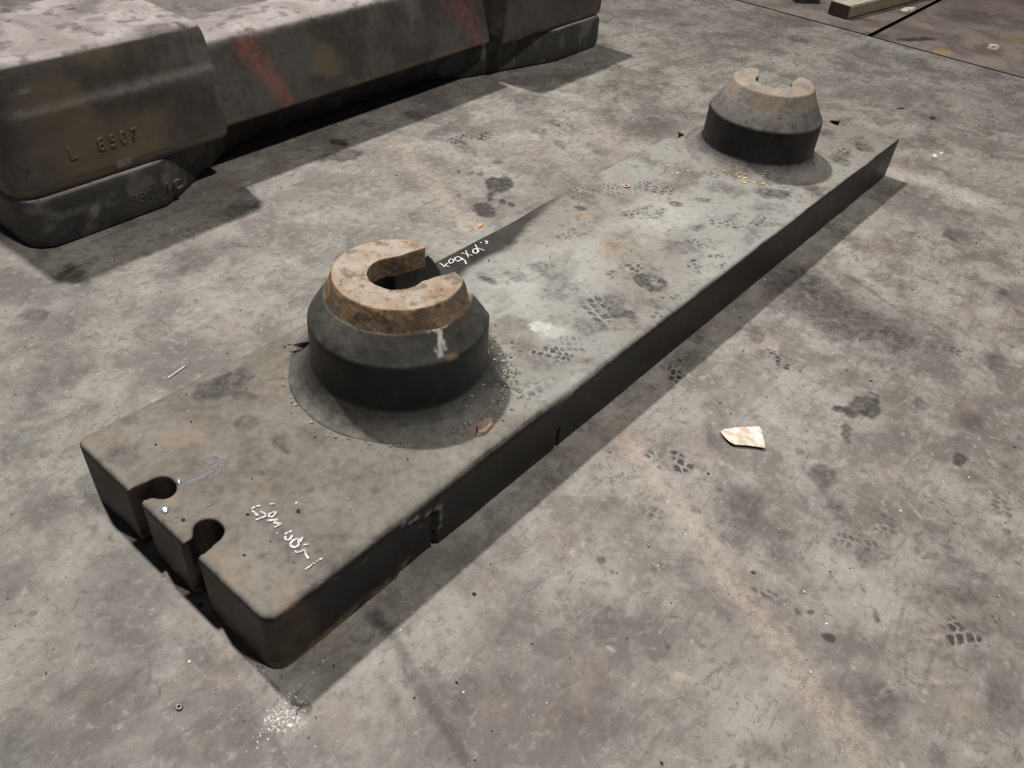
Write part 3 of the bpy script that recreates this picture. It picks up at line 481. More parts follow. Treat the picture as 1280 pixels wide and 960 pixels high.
def plate_outline():
    def arc(cx, cy, r, a0, a1, n=6): return [(cx+r*math.cos(math.radians(a0+(a1-a0)*k/n)), cy+r*math.sin(math.radians(a0+(a1-a0)*k/n))) for k in range(n+1)]
    P = []
    P += arc(.032, -HW+.032, .032, 270, 180)                 # near right corner, going round to the left
    P += [(x, -y) for x, y in HOOK]
    P += [(x, y) for x, y in HOOK[::-1]]
    P += arc(.03, HW-.03, .03, 180, 90)
    P += [(2.345, HW), (2.352, .296), (2.418, .290), (2.432, HW)]
    P += arc(LEN-.012, HW-.012, .012, 90, 0, 3)
    P += [(LEN-x, y) for x, y in HOOK] + [(LEN-x, -y) for x, y in HOOK[::-1]]
    P += arc(LEN-.006, -HW+.006, .006, 0, -90, 2)
    return P[::-1]

def build_yoke():
    root = empty('forged_yoke_plate', (0, 0, 0), 0, 'long dusty forged steel plate with two slotted conical bosses and hooked notches in its end', 'steel casting')
    me = remeshed('plate', prism(plate_outline(), .0, T), .0042, 4)
    drop_faces(me, lambda f: f.calc_center_median().z > .004 or f.normal.z > -.8)
    co = get_co(me); no = get_no(me)
    x, y, z = co.T
    # hammered-over rounded edges, sharper towards the far end
    rad = np.interp(x, [0, .6, 1.2, 2.2, LEN], [.020, .026, .020, .012, .006])
    cr = np.where(x < LEN/2, .031, .008); cx, cy = LEN/2, 0.0
    qx, qy = abs(x-cx)-(LEN/2-cr), abs(y-cy)-(HW-cr); ox, oy = np.maximum(qx, 0), np.maximum(qy, 0); ol = np.hypot(ox, oy)
    dist = -(ol+np.minimum(np.maximum(qx, qy), 0)-cr)
    gx = np.where(ol > 1e-6, ox/np.maximum(ol, 1e-6), (qx > qy)*1.0)*np.sign(x-cx); gy = np.where(ol > 1e-6, oy/np.maximum(ol, 1e-6), (qy >= qx)*1.0)*np.sign(y-cy)
    rad = rad*np.where(abs(gx) > .7, .62, 1.0)
    aa = np.maximum(dist, -.002); bb = T-z; m = (aa < rad) & (bb < rad)
    va = rad-aa; vb = rad-bb; k = rad/np.maximum(np.hypot(va, vb), 1e-6); na = rad-va*k; nb = rad-vb*k
    co[:, 0] -= np.where(m, gx*(na-aa), 0); co[:, 1] -= np.where(m, gy*(na-aa), 0); co[:, 2] = np.where(m, T-nb, z)
    me.vertices.foreach_set('co', co.astype(np.float32).ravel()); me.update(); no = get_no(me); x, y, z = co.T
    # side face: shallow torn recess and two narrow saw cuts
    side = sstep(-HW+.018, -HW+.004, y)
    rag = .143-.30*np.maximum(0, x-.33)+(fbm(x, z, 45, 3)-.5)*.022
    rec = sstep(.300, .318, x+(fbm(z, x, 40, 4)-.5)*.01)*(1-sstep(.404, .409, x+(fbm(z, x, 60, 8)-.5)*.008))*(1-sstep(-.004, .004, z-rag))
    cut = (1-sstep(.0032, .0062, abs(x-.4115+(fbm(z, x, 50, 6)-.5)*.008)))*(z < .118)+(1-sstep(.0025, .0052, abs(x-.838)))*(z < .066)
    co[:, 1] += side*(rec*.006+np.clip(cut, 0, 1)*.020)
    lip = (1-sstep(.002, .012, abs(z-rag-.006)))*sstep(.31, .33, x)*(1-sstep(.41, .44, x))
    lip2 = (1-sstep(.003, .012, abs(x-.423)))*sstep(.03, .07, z)*(z < .125)
    co[:, 1] -= side*np.maximum(lip, lip2)*(fbm(x, z, 90, 12)-.25)*.0045
    # dings along the edges, gentle unevenness of the forging
    nn = (fbm(x, y+z, 5, 31)-.5)
    co[:, 2] += np.where(z > T*.5, nn*.004, 0)
    co[:, 1] += np.where(abs(no[:, 1]) > .6, (fbm(x, z, 9, 33)-.5)*.004, 0)
    d, a, yin = ztop_drop(x, y); co[:, 2] -= d*np.clip(z/T, 0, 1)
    me.vertices.foreach_set('co', co.astype(np.float32).ravel()); me.update()
    at = np.zeros((len(co), 4)); top = no[:, 2] > .35
    ix = np.nonzero(top)[0]; sub = np.zeros((len(ix), 4)); xs, ys = x[ix], y[ix]
    pm = dict(CH); pm['W'] = 2
    for i, s in enumerate(PLATE_STAINS): paint_ellipse(xs, ys, sub, s, 400+i, pm)
    for i, s in enumerate(PLATE_PRINTS): paint_print(xs, ys, sub, s, 500+i)
    r = np.random.default_rng(8)
    for i in range(150):
        cx, cy = r.uniform(0, LEN), r.uniform(-HW, HW); aa = r.uniform(.003, .012); b = aa*r.uniform(.4, 1); th = r.uniform(0, 3.14)
        c_, s_ = math.cos(th), math.sin(th)
        paint_ellipse(xs, ys, sub, (cx, cy, c_/aa, s_/aa, -s_/b, c_/b, 'D' if r.random() < .75 else 'G', r.uniform(.2, .6), r.uniform(.2, .8), .5), 600+i % 31, pm)
    # wiped bare strip along the left edge that carries the chalk figures
    wob = (fbm(xs, ys, 12, 44)-.5)*.05
    bare = sstep(.93, 1.0, xs)*(1-sstep(1.42, 1.92, xs+wob*3))*sstep(-.022, .022, ys-(.205+.1*np.clip((xs-1.25)/.4, 0, 1))+wob)
    sub[:, 3] = np.clip(bare*(.80+.2*fbm(xs, ys, 20, 47)), 0, .93)
    sub[:, :3] *= (1-sub[:, 3:4])
    # worn right edge between the bosses
    at[ix] = sub
    # rust along the foot of the near corner, tan film on the near end face
    low = (1-sstep(.004, .04, z))*(1-top)*sstep(.45, .6, fbm(x+y, z, 14, 51))*(x < .35); at[:, 1] = np.maximum(at[:, 1], low*.7)
    at[:, 1] = np.maximum(at[:, 1], (~top)*(1-sstep(.07, .12, x))*(.02+.12*sstep(.40, .62, fbm(y+x*2, z, 9, 54))))
    sc = side*(1-sstep(.0, .004, abs(z-.125-.0*x+.25*(x-.25)-(fbm(x, z, 30, 52)-.5)*.03)))*((x > .1) & (x < .45)); at[:, 2] = np.maximum(at[:, 2], sc*.14*sstep(.5, .6, fbm(x, z, 25, 53)))
    lp = side*np.maximum(lip, lip2)*sstep(.45, .6, fbm(x, z, 80, 12)); at[:, 2] = np.maximum(at[:, 2], lp*.35)
    set_attr(me, 'stain', at)
    plate = mesh_obj('plate', me, M['plate'], root)
    chalk(CHALK_END, .0021, plate, 'white chalk figures on the end of the plate', 1)
    chalk(CHALK_SIDE, .0019, plate, 'white chalk figures on the bare edge strip', 2)
    welds(plate)
    boss(root, B1X, math.radians(-14), M['boss1'], M['cap1'], True)
    boss(root, B2X, math.radians(17), M['boss2'], M['cap2'], False)
    return root

def chalk(strokes, hw, parent, label, seed):
    """every chalk stroke is a thin mark of its own"""
    r = np.random.default_rng(seed)
    for s in strokes:
        P = np.array(s); seg = np.hypot(*np.diff(P, axis=0).T); cum = np.r_[0, np.cumsum(seg)]
        n = max(4, int(cum[-1]/.0014)); tt = np.linspace(0, cum[-1], n)
        pts = np.stack([np.interp(tt, cum, P[:, 0]), np.interp(tt, cum, P[:, 1])], 1)
        for _ in range(3): pts[1:-1] = (pts[:-2]+2*pts[1:-1]+pts[2:])/4
        tg = np.gradient(pts, axis=0); tg /= np.linalg.norm(tg, axis=1)[:, None]+1e-9
        nr = np.stack([-tg[:, 1], tg[:, 0]], 1); press = hw*r.uniform(.75, 1.2)
        ww = press*(.8+.4*np.convolve(r.random(n+8), np.ones(3)/3, 'same')[4:4+n]); ww[0] *= .6; ww[-1] *= .6
        V = np.empty((2*n, 3)); V[0::2, :2] = pts+nr*ww[:, None]; V[1::2, :2] = pts-nr*ww[:, None]
        V[:, 2] = [ztop(x, y)+.0030 for x, y in V[:, :2]]
        k = np.arange(n-1)*2
        me = mesh_arrays('chalk_stroke', V, np.stack([k, k+1, k+3, k+2], 1))
        o = mesh_obj('chalk_stroke', me, M['chalk'], parent); o['label'] = label

def blob(name, cx, cy, rx, ry, h, rot, z, mat, parent, seed, seg=18):
    bm = bmesh.new(); r = random.Random(seed); rings = []
    for k in range(5):
        f = k/4; rad = math.cos(f*math.pi/2); zz = z-.001+h*math.sin(f*math.pi/2)
        if k == 4: rings.append([bm.verts.new((cx, cy, zz))]); break
        ring = []
        for i in range(seg):
            a = 2*math.pi*i/seg; w = 1+.10*math.sin(2*a+seed)+.08*math.sin(3*a+seed*2.1)+r.uniform(-.04, .04)
            u, v = rx*rad*w*math.cos(a), ry*rad*w*math.sin(a)
            ring.append(bm.verts.new((cx+u*math.cos(rot)-v*math.sin(rot), cy+u*math.sin(rot)+v*math.cos(rot), zz+r.uniform(-.1, .1)*h)))
        rings.append(ring)
    for a, b in zip(rings, rings[1:]):
        for i in range(seg):
            if len(b) == 1: bm.faces.new((a[i], a[(i+1) % seg], b[0]))
            else: bm.faces.new((a[i], a[(i+1) % seg], b[(i+1) % seg], b[i]))
    return from_bm(name, bm, mat, parent, True)

def welds(parent):
    z = T+.001
    blob('weld_bead', .024, .021, .0105, .0095, .006, .3, z, M['bead'], parent, 1)
    blob('weld_bead', .0815, .066, .009, .0055, .005, 1.2, z, M['bead'], parent, 2)
    blob('weld_smear', .118, .049, .044, .0085, .0016, -.07, z, M['weld'], parent, 3, 26)
    blob('weld_smear', .160, .072, .014, .012, .0016, .2, z, M['weld'], parent, 4)
    blob('weld_smear', .168, .046, .016, .009, .0016, .5, z, M['weld'], parent, 5)

PROFILE = [(.262, .150), (.262, .166), (.258, .1695), (.250, .172), (.238, .178), (.2265, .187), (.2165, .199), (.2085, .212), (.2060, .222), (.2050, .270), (.2045, .324), (.2025, .331), (.183, .362), (.1640, .3898), (.1580, .3915)]
def lathe(profile, seg=112):
    bm = bmesh.new(); R = [[bm.verts.new((r*math.cos(2*math.pi*i/seg), r*math.sin(2*math.pi*i/seg), z)) for i in range(seg)] for r, z in profile]
    bm.faces.new(R[0][::-1]); bm.faces.new(R[-1])
    for a, b in zip(R, R[1:]):
        for i in range(seg): bm.faces.new((a[i], a[(i+1) % seg], b[(i+1) % seg], b[i]))
    return bm
def slot_poly(r, hw, out, c=0.0, n=20, flare=0.0):
    a0 = math.asin(min(1, hw/r)); P = [(out, -hw-(out-.03)*flare), (out, hw+(out-.03)*flare)]
    for k in range(n+1):
        a = a0+(2*math.pi-2*a0)*k/n; P.append((c+r*math.cos(a), r*math.sin(a)))
    return P

def snap_round(co, prof):
    """pull voxel steps of a turned surface back onto its true profile"""
    x, y, z = co.T; r = np.hypot(x, y); pr = np.array(prof)
    d2 = np.full(len(co), 9.); tr = r.copy(); tz = z.copy()
    for (r0, z0), (r1, z1) in list(zip(prof, prof[1:]))+[(prof[-1], (0.0, prof[-1][1]))]:
        e = np.array([r1-r0, z1-z0]); L = e@e
        if L < 1e-12: continue
        t = np.clip(((r-r0)*e[0]+(z-z0)*e[1])/L, 0, 1); pr_, pz_ = r0+t*e[0], z0+t*e[1]; q = (r-pr_)**2+(z-pz_)**2
        m = q < d2; d2[m] = q[m]; tr[m] = pr_[m]; tz[m] = pz_[m]
    near = d2 < .0040**2; k = np.where(near, np.where(r > 1e-6, tr/np.maximum(r, 1e-6), 1), 1)
    co[:, 0] *= k; co[:, 1] *= k; co[:, 2] = np.where(near, tz, z)

def boss(root, bx, rot, mb, mc, first):
    me = remeshed('boss', lathe(PROFILE), .0042 if first else .006, 2, [prism(slot_poly(.066, .060, .4, -.004, flare=.30), .205, .5)])
    drop_faces(me, lambda f: f.normal.z > -.7 or f.calc_center_median().z > .16)
    co = get_co(me); no = get_no(me); x, y, z = co.T; th = np.arctan2(y, x)
    snap_round(co, PROFILE); me.vertices.foreach_set('co', co.astype(np.float32).ravel()); me.update(); no = get_no(me)
    n = (fbm(np.cos(th)*.5+3, np.sin(th)*.5+z, 5, 61)-.5)*.003*(np.hypot(x, y) > .1); n += (fbm(x+z, y-z, 60, 62)-.5)*.0007
    co += no*n[:, None]; me.vertices.foreach_set('co', co.astype(np.float32).ravel()); me.update()
    at = np.zeros((len(co), 4)); wth = np.degrees(np.arctan2(np.sin(th+rot), np.cos(th+rot)))
    r_ = np.hypot(x, y)
    grime = sstep(.48, .66, fbm(wth*.02+5, z*2, 9, 63)); at[:, 0] = grime*.22*(r_ > .1)
    if first:
        # dried white paint run on the cone, rust below it
        w = (fbm(z, wth*.01, 60, 66)-.5)*9
        dr = (1-sstep(2.2, 4.2, abs(wth+105.5+w+(z-.36)*-60)))*sstep(.336, .345, z)*(z < .396)
        dr = np.maximum(dr, (1-sstep(5, 11, abs(wth+104+w)))*sstep(.384, .389, z)*(z < .398)*sstep(.4, .5, fbm(wth*.03, z, 40, 68)))
        at[:, 2] = dr*1.0; at[:, 0] *= 1-np.clip(dr, 0, 1)
        at[:, 1] = np.maximum(at[:, 1], .8*(1-sstep(2, 6, abs(wth+101+w)))*(1-sstep(.0, .012, abs(z-.333))))
        li = (1-sstep(0, 26, abs(abs(wth)-178)))*sstep(.335, .36, z)*(r_ > .1); at[:, 2] = np.maximum(at[:, 2], li*.06)  # lit, dusty left side of the cone painted in slightly paler
    else:
        at[:, 1] = np.maximum(at[:, 1], .35*(1-sstep(3, 14, abs(wth+150)))*sstep(.35, .385, z))
    # flare darkened all over, more on the first boss, plus scuffs
    fl = (z < .21)*(r_ > .2); at[:, 0] = np.maximum(at[:, 0], fl*((.42 if first else .15)+.30*sstep(.46, .62, fbm(x, y, 11, 71))))
    set_attr(me, 'stain', at)
    b = mesh_obj('boss', me, mb, root); b.location = (bx, BY, 0); b.rotation_euler = (0, 0, rot)
    b['label'] = 'dark conical boss with flared foot' if first else 'pale dusted conical boss with flared foot'
    # ring on top
    prof = [(.1660, .384), (.1630, .3905), (.1450, .4325), (.1425, .4365)] if first else [(.1680, .380), (.1665, .3860), (.1450, .4350), (.1425, .4385)]
    cuts = [prism(slot_poly(.065, .058, .4, -.004, flare=0 if first else .2), .3, .5)]
    cuts.append(prism([(.112, -.3), (.40, -.3), (.40, .3), (.100, .3)] if first else [(.120, -.3), (.40, -.3), (.40, .3), (.085, .3)], .3, .5))
    cm = remeshed('ring_cap', lathe(prof), .0030 if first else .005, 2, cuts)
    co = get_co(cm); snap_round(co, prof); cm.vertices.foreach_set('co', co.astype(np.float32).ravel()); cm.update(); no = get_no(cm); x, y, z = co.T
    ed = ((fbm(x+z, y, 40, 81)-.5)*.0032+(fbm(x+z, y-z, 130, 82)-.5)*.0012)*(1.0 if first else .35); co += no*ed[:, None]; co[:, 2] = np.maximum(co[:, 2], .3825)
    if first: co[:, 2] += np.where(z > .41, (fbm(x, y, 14, 83)-.5)*.006, 0)
    cm.vertices.foreach_set('co', co.astype(np.float32).ravel()); cm.update()
    at = np.zeros((len(co), 4)); rr = np.hypot(x, y)
    rim = (1-sstep(.0, .006, abs(rr-.1425)))*sstep(.5, .65, fbm(x, y, 40, 84)); at[:, 1] = rim*.9
    at[:, 0] = sstep(.60, .72, fbm(x, y, 45, 85))*(z > .425)*.5
    low = (1-sstep(.0, .004, abs(z-.389)))*sstep(.5, .65, fbm(x, y, 30, 86)); at[:, 1] = np.maximum(at[:, 1], low)
    if not first: at[:, 1] = np.maximum(at[:, 1]*.4, .55*sstep(.46, .62, fbm(x, y, 26, 87))); at[:, 0] *= .4
    set_attr(cm, 'stain', at)
    c = mesh_obj('ring_cap', cm, mc, b); c['label'] = 'rust brown open ring on the boss' if first else 'pale dusty open ring on the boss'
build_yoke()

# ------------------------------------------------------------------ the two stacked castings behind
def casting_text(body, step, x, z, size, y, parent, mat, label):
    """raised cast characters, one mesh each"""
    for ch in body:
        if ch != ' ':
            cu = bpy.data.curves.new('t', 'FONT'); cu.body = ch; cu.size = size; cu.extrude = .0030; cu.bevel_depth = .0008; cu.bevel_resolution = 1
            o = bpy.data.objects.new('t', cu); COL.objects.link(o)
            dg = bpy.context.evaluated_depsgraph_get(); dg.update()
            me = bpy.data.meshes.new_from_object(o.evaluated_get(dg)); bpy.data.objects.remove(o); me.name = 'cast_character'
            set_attr(me, 'stain', np.tile([.85 if mat is M['cast1'] else .1, 0, 0, 0], (len(me.vertices), 1)))
            q = mesh_obj('cast_character', me, mat, parent); q.location = (x, y, z); q.rotation_euler = (math.radians(90), 0, 0); q['label'] = label
        x += step*(.75 if ch == ' ' else 1)

def build_castings():
    OX, OY, RZ = .375, 1.3345, .031
    DEP = .56
    # lower one: dumbbell outline on the floor
    lo = empty('steel_casting', (OX, OY, 0), RZ, 'lower dark steel casting resting on the floor under the other', 'steel casting', 'stacked castings')
    fr = [(.44, .0), (.47, .008), (.53, .040), (.60, .080), (.70, .130), (.82, .20), (1.0, .235), (1.6, .235), (2.0, .225), (2.2, .13), (2.42, .075), (2.66, .010), (2.70, .0)]
    def outl(i, r):
        P = [(.0+i+r*(1-math.cos(math.radians(a))), i+r*(1-math.sin(math.radians(a)))) for a in (0, 15, 30, 45, 60, 75, 90)]
        P += [(x, y+i) for x, y in fr]
        P += [(3.10-i-.03, i), (3.10-i-.008, i+.008), (3.10-i, i+.03), (3.10-i, DEP-i-.03), (3.10-i-.03, DEP-i)]
        P += [(x, DEP-y-i) for x, y in fr[::-1]]
        P += [(i+.05, DEP-i), (i, DEP-i-.05)]
        return P
    bm = loft([(.002, outl(.010, .07)), (.010, outl(.004, .075)), (.035, outl(.0, .08)), (.135, outl(.002, .08)), (.156, outl(.006, .08)), (.1655, outl(.015, .075))])
    me = remeshed('body', bm, .0085, 2)
    drop_faces(me, lambda f: f.calc_center_median().z > .008 or f.normal.z > -.7)
    finish_casting(me, lo, M['cast2'], 0)
    casting_text('L  830 1C', .034, .235, .050, .050, .0035, lo, M['cast2'], 'raised cast characters on the lower casting')
    # upper one: two tall end blocks and a lower sloping bridge
    up = empty('steel_casting', (OX, OY, 0), RZ, 'upper dark steel casting with tall end blocks and red paint streaks', 'steel casting', 'stacked castings')
    bm = bmesh.new(); D = DEP
    def block(x0, x1, rl, rr, dl, dr):
        lv = []
        for z, iy, k in ((.168, .020, .3), (.180, .008, .1), (.205, .004, 0), (.408, -.002, 1), (.430, .013, 1.15), (.515, .024, 1.7), (.540, .034, 2.2), (.551, .052, 3)):
            lv.append((z, rrect(x0+dl*k*.01, x1-dr*k*.01, iy, D-iy, (rr, rl, rl, rr))))
        loft(lv, bm)
    block(.005, .735, .075, .02, .6, 1.2)
    block(2.262, 3.095, .02, .03, .8, .6)
    me = remeshed('body', bm, .0070, 2)
    bm = bmesh.new()
    lv = [(.172, .075), (.180, .062), (.20, .066), (.42, .138), (.440, .150), (.449, .168)]
    loft([(z, rrect(.66, 2.235, y, D-y, .01, 2)) for z, y in lv], bm)
    loft([(z, rrect(2.20, 2.30, y+.07, D-y-.07, .01, 2)) for z, y in lv], bm)
    me2 = remeshed('body2', bm, .0075, 3)
    # join the bridge to the end blocks: one forged body
    bm = bmesh.new(); bm.from_mesh(me); bm.from_mesh(me2); me3 = bpy.data.meshes.new('body'); bm.to_mesh(me3); bm.free()
    bpy.data.meshes.remove(me); bpy.data.meshes.remove(me2)
    me3.polygons.foreach_set('use_smooth', np.ones(len(me3.polygons), bool))
    finish_casting(me3, up, M['cast1'], 1)
    casting_text('L  8507', .037, .172, .260, .056, .0008, up, M['cast1'], 'raised rusty cast characters on the upper casting')

def finish_casting(me, root, mat, upper):
    co = get_co(me); no = get_no(me); x, y, z = co.T
    co += no*((fbm(x+y, z+y*.5, 5, 91)-.5)*.006+(fbm(x+y, z, 22, 92)-.5)*.0014)[:, None]
    me.vertices.foreach_set('co', co.astype(np.float32).ravel()); me.update()
    at = np.zeros((len(co), 4)); fr = no[:, 1] < -.35
    w = (fbm(x, z, 8, 93)-.5)
    if upper:
        r = sstep(.02, .25, x)*(1-sstep(.48, .62, x+w*.2))*(z > .20)*sstep(.38, .6, fbm(x, z, 6, 94)+.1); at[:, 0] = r*.85*fr
        at[:, 0] = np.maximum(at[:, 0], fr*.6*(1-sstep(.2, .4, np.hypot((x-1.25)/.35, (z-.3)/.16)+w)))
        # red paint: a slanting brush streak near the block and a wider one further along
        for (xa, za, xb, zb, wd, s) in ((.93, .41, 1.04, .20, .042, .58), (2.02, .44, 2.14, .22, .075, .28)):
            d = np.array([xb-xa, zb-za]); tt = np.clip(((x-xa)*d[0]+(z-za)*d[1])/(d@d), 0, 1)
            dist = np.hypot(x-xa-tt*d[0], z-za-tt*d[1])*(.75+.5*tt)+w*.05
            at[:, 1] = np.maximum(at[:, 1], fr*s*(1-sstep(wd*.05, wd*1.35, dist))*(.35+.9*fbm(x, z, 26, 90)))
        p = (1-sstep(.018, .03, abs(x-.335)))*(1-sstep(.010, .016, abs(z-.197))); at[:, 2] = p*.8*fr; at[:, 1] = np.maximum(at[:, 1], p*.25*fr)
        at[:, 2] = np.maximum(at[:, 2], fr*.7*(1-sstep(.5, 1., np.hypot((x-.115)/.035, (z-.475)/.012)+w*1.5)))
        at[:, 2] = np.maximum(at[:, 2], fr*.35*sstep(.5, .7, fbm(x, z*.3, 14, 96))*sstep(.5, .62, x)*(x < .74))
        at[:, 2] = np.maximum(at[:, 2], fr*.40*sstep(.48, .68, fbm(x, z*.4, 9, 97))*sstep(1.25, 1.45, x)*(1-sstep(1.75, 1.95, x)))
        at[:, 2] = np.maximum(at[:, 2], fr*.45*(1-sstep(0, .035, abs(z-.418)))*sstep(.1, .45, x)*(x < .75))  # lit band on the up-facing parting ledge, painted in as a pale stripe
        at[:, 0] = np.maximum(at[:, 0], fr*.6*(1-sstep(.0, .02, z-.185))*sstep(.45, .6, fbm(x, z, 9, 98)))
        at[:, 3] = (no[:, 2] > .5)*np.clip(sstep(.53, .68, fbm(x, y, 4.5, 99))*.7+sstep(.6, .7, fbm(x, y, 24, 95))*.6, 0, 1)
    else:
        at[:, 2] = fr*np.clip(.4*sstep(.54, .7, fbm(x, z, 16, 94))+.8*(1-sstep(.3, 1., np.hypot((x-.205)/.022, (z-.085)/.03)+w*2)), 0, 1)
    set_attr(me, 'stain', at)
    mesh_obj('body', me, mat, root)
build_castings()

# ------------------------------------------------------------------ small things
def build_bar():
    o = empty('timber_beam', (5.255, .737, 0), math.radians(-8.5), 'grey dusty timber beam with dark sawn end lying beyond the floor joint', 'beam')
    bm = prism([(0, 0), (0, .143), (1.6, .143), (1.6, 0)], .004, .082)
    bmesh.ops.bevel(bm, geom=bm.edges[:], offset=.006, segments=2, affect='EDGES')
    t = NT('weathered_timber'); t.co = t.coord()
    mp = t.node('ShaderNodeMapping'); t.l.new(t.co, mp.inputs[0]); mp.inputs['Scale'].default_value = (1, 9, 9)
    g = t.noise(9, 6, .65, vec=mp.outputs[0]); d = t.rng(t.nz(), .3, .8)
    c = t.mix(d, t.mix(t.rng(g, .35, .65), (.25, .215, .145), (.36, .31, .22)), t.mix(t.rng(g, .35, .65), (.40, .375, .31), (.60, .565, .48)))
    from_bm('beam_body', bm, t.done(c, .8, t.bump(g, .5, .004)), o)
    bm = prism([(-.0025, .003), (-.0025, .140), (.004, .140), (.004, .003)], .008, .078)
    e = from_bm('sawn_end', bm, mat_plain('dark_end_grain', (.03, .016, .013), (.06, .032, .026), 50, .8), o); e['label'] = 'dark brown sawn end of the beam'
build_bar()

def chunk(name, loc, dims, rz, mat, label, cat, seed, group=None):
    """irregular broken lump: jittered, chipped block"""
    bm = bmesh.new(); r = random.Random(seed); sx, sy, sz = dims
    n = r.choice((6, 7, 8)); P = []
    for i in range(n):
        a = 2*math.pi*(i+r.uniform(-.25, .25))/n; q = r.uniform(.75, 1.1); P.append((sx*q*math.cos(a), sy*q*math.sin(a)))
    top = [(x*r.uniform(.7, .95), y*r.uniform(.7, .95)) for x, y in P]
    prism(P, 0.0006, sz, bm, top)
    for v in bm.verts:
        if v.co.z > sz*.5: v.co.z *= r.uniform(.6, 1.15)
    o = from_bm(name, bm, mat); o.location = loc; o.rotation_euler = (0, 0, rz)
    return tag(o, label, cat, group)

def sheet(name, poly, lift, thick, mat, label, cat, sub=2):
    """bent scrap sheet with thickness from a plan outline; lift(x,y) gives its height"""
    cx = sum(p[0] for p in poly)/len(poly); cy = sum(p[1] for p in poly)/len(poly)
    bm = bmesh.new(); K = 5; n = len(poly); top = []
    for k in range(1, K+1): top.append([bm.verts.new((cx+(x-cx)*k/K, cy+(y-cy)*k/K, 0)) for x, y in poly])
    c0 = bm.verts.new((cx, cy, 0))
    for i in range(n): bm.faces.new((c0, top[0][i], top[0][(i+1) % n]))
    for a, b in zip(top, top[1:]):
        for i in range(n): bm.faces.new((a[i], b[i], b[(i+1) % n], a[(i+1) % n]))
    for v in bm.verts: v.co.z = lift(v.co.x-cx, v.co.y-cy)
    bmesh.ops.recalc_face_normals(bm, faces=bm.faces)
    g = bmesh.ops.extrude_face_region(bm, geom=bm.faces[:])
    for v in g['geom']:
        if isinstance(v, bmesh.types.BMVert): v.co.z -= thick
    for v in bm.verts: v.co.x -= cx; v.co.y -= cy
    o = from_bm(name, bm, mat); o.location = (cx, cy, 0); return tag(o, label, cat)

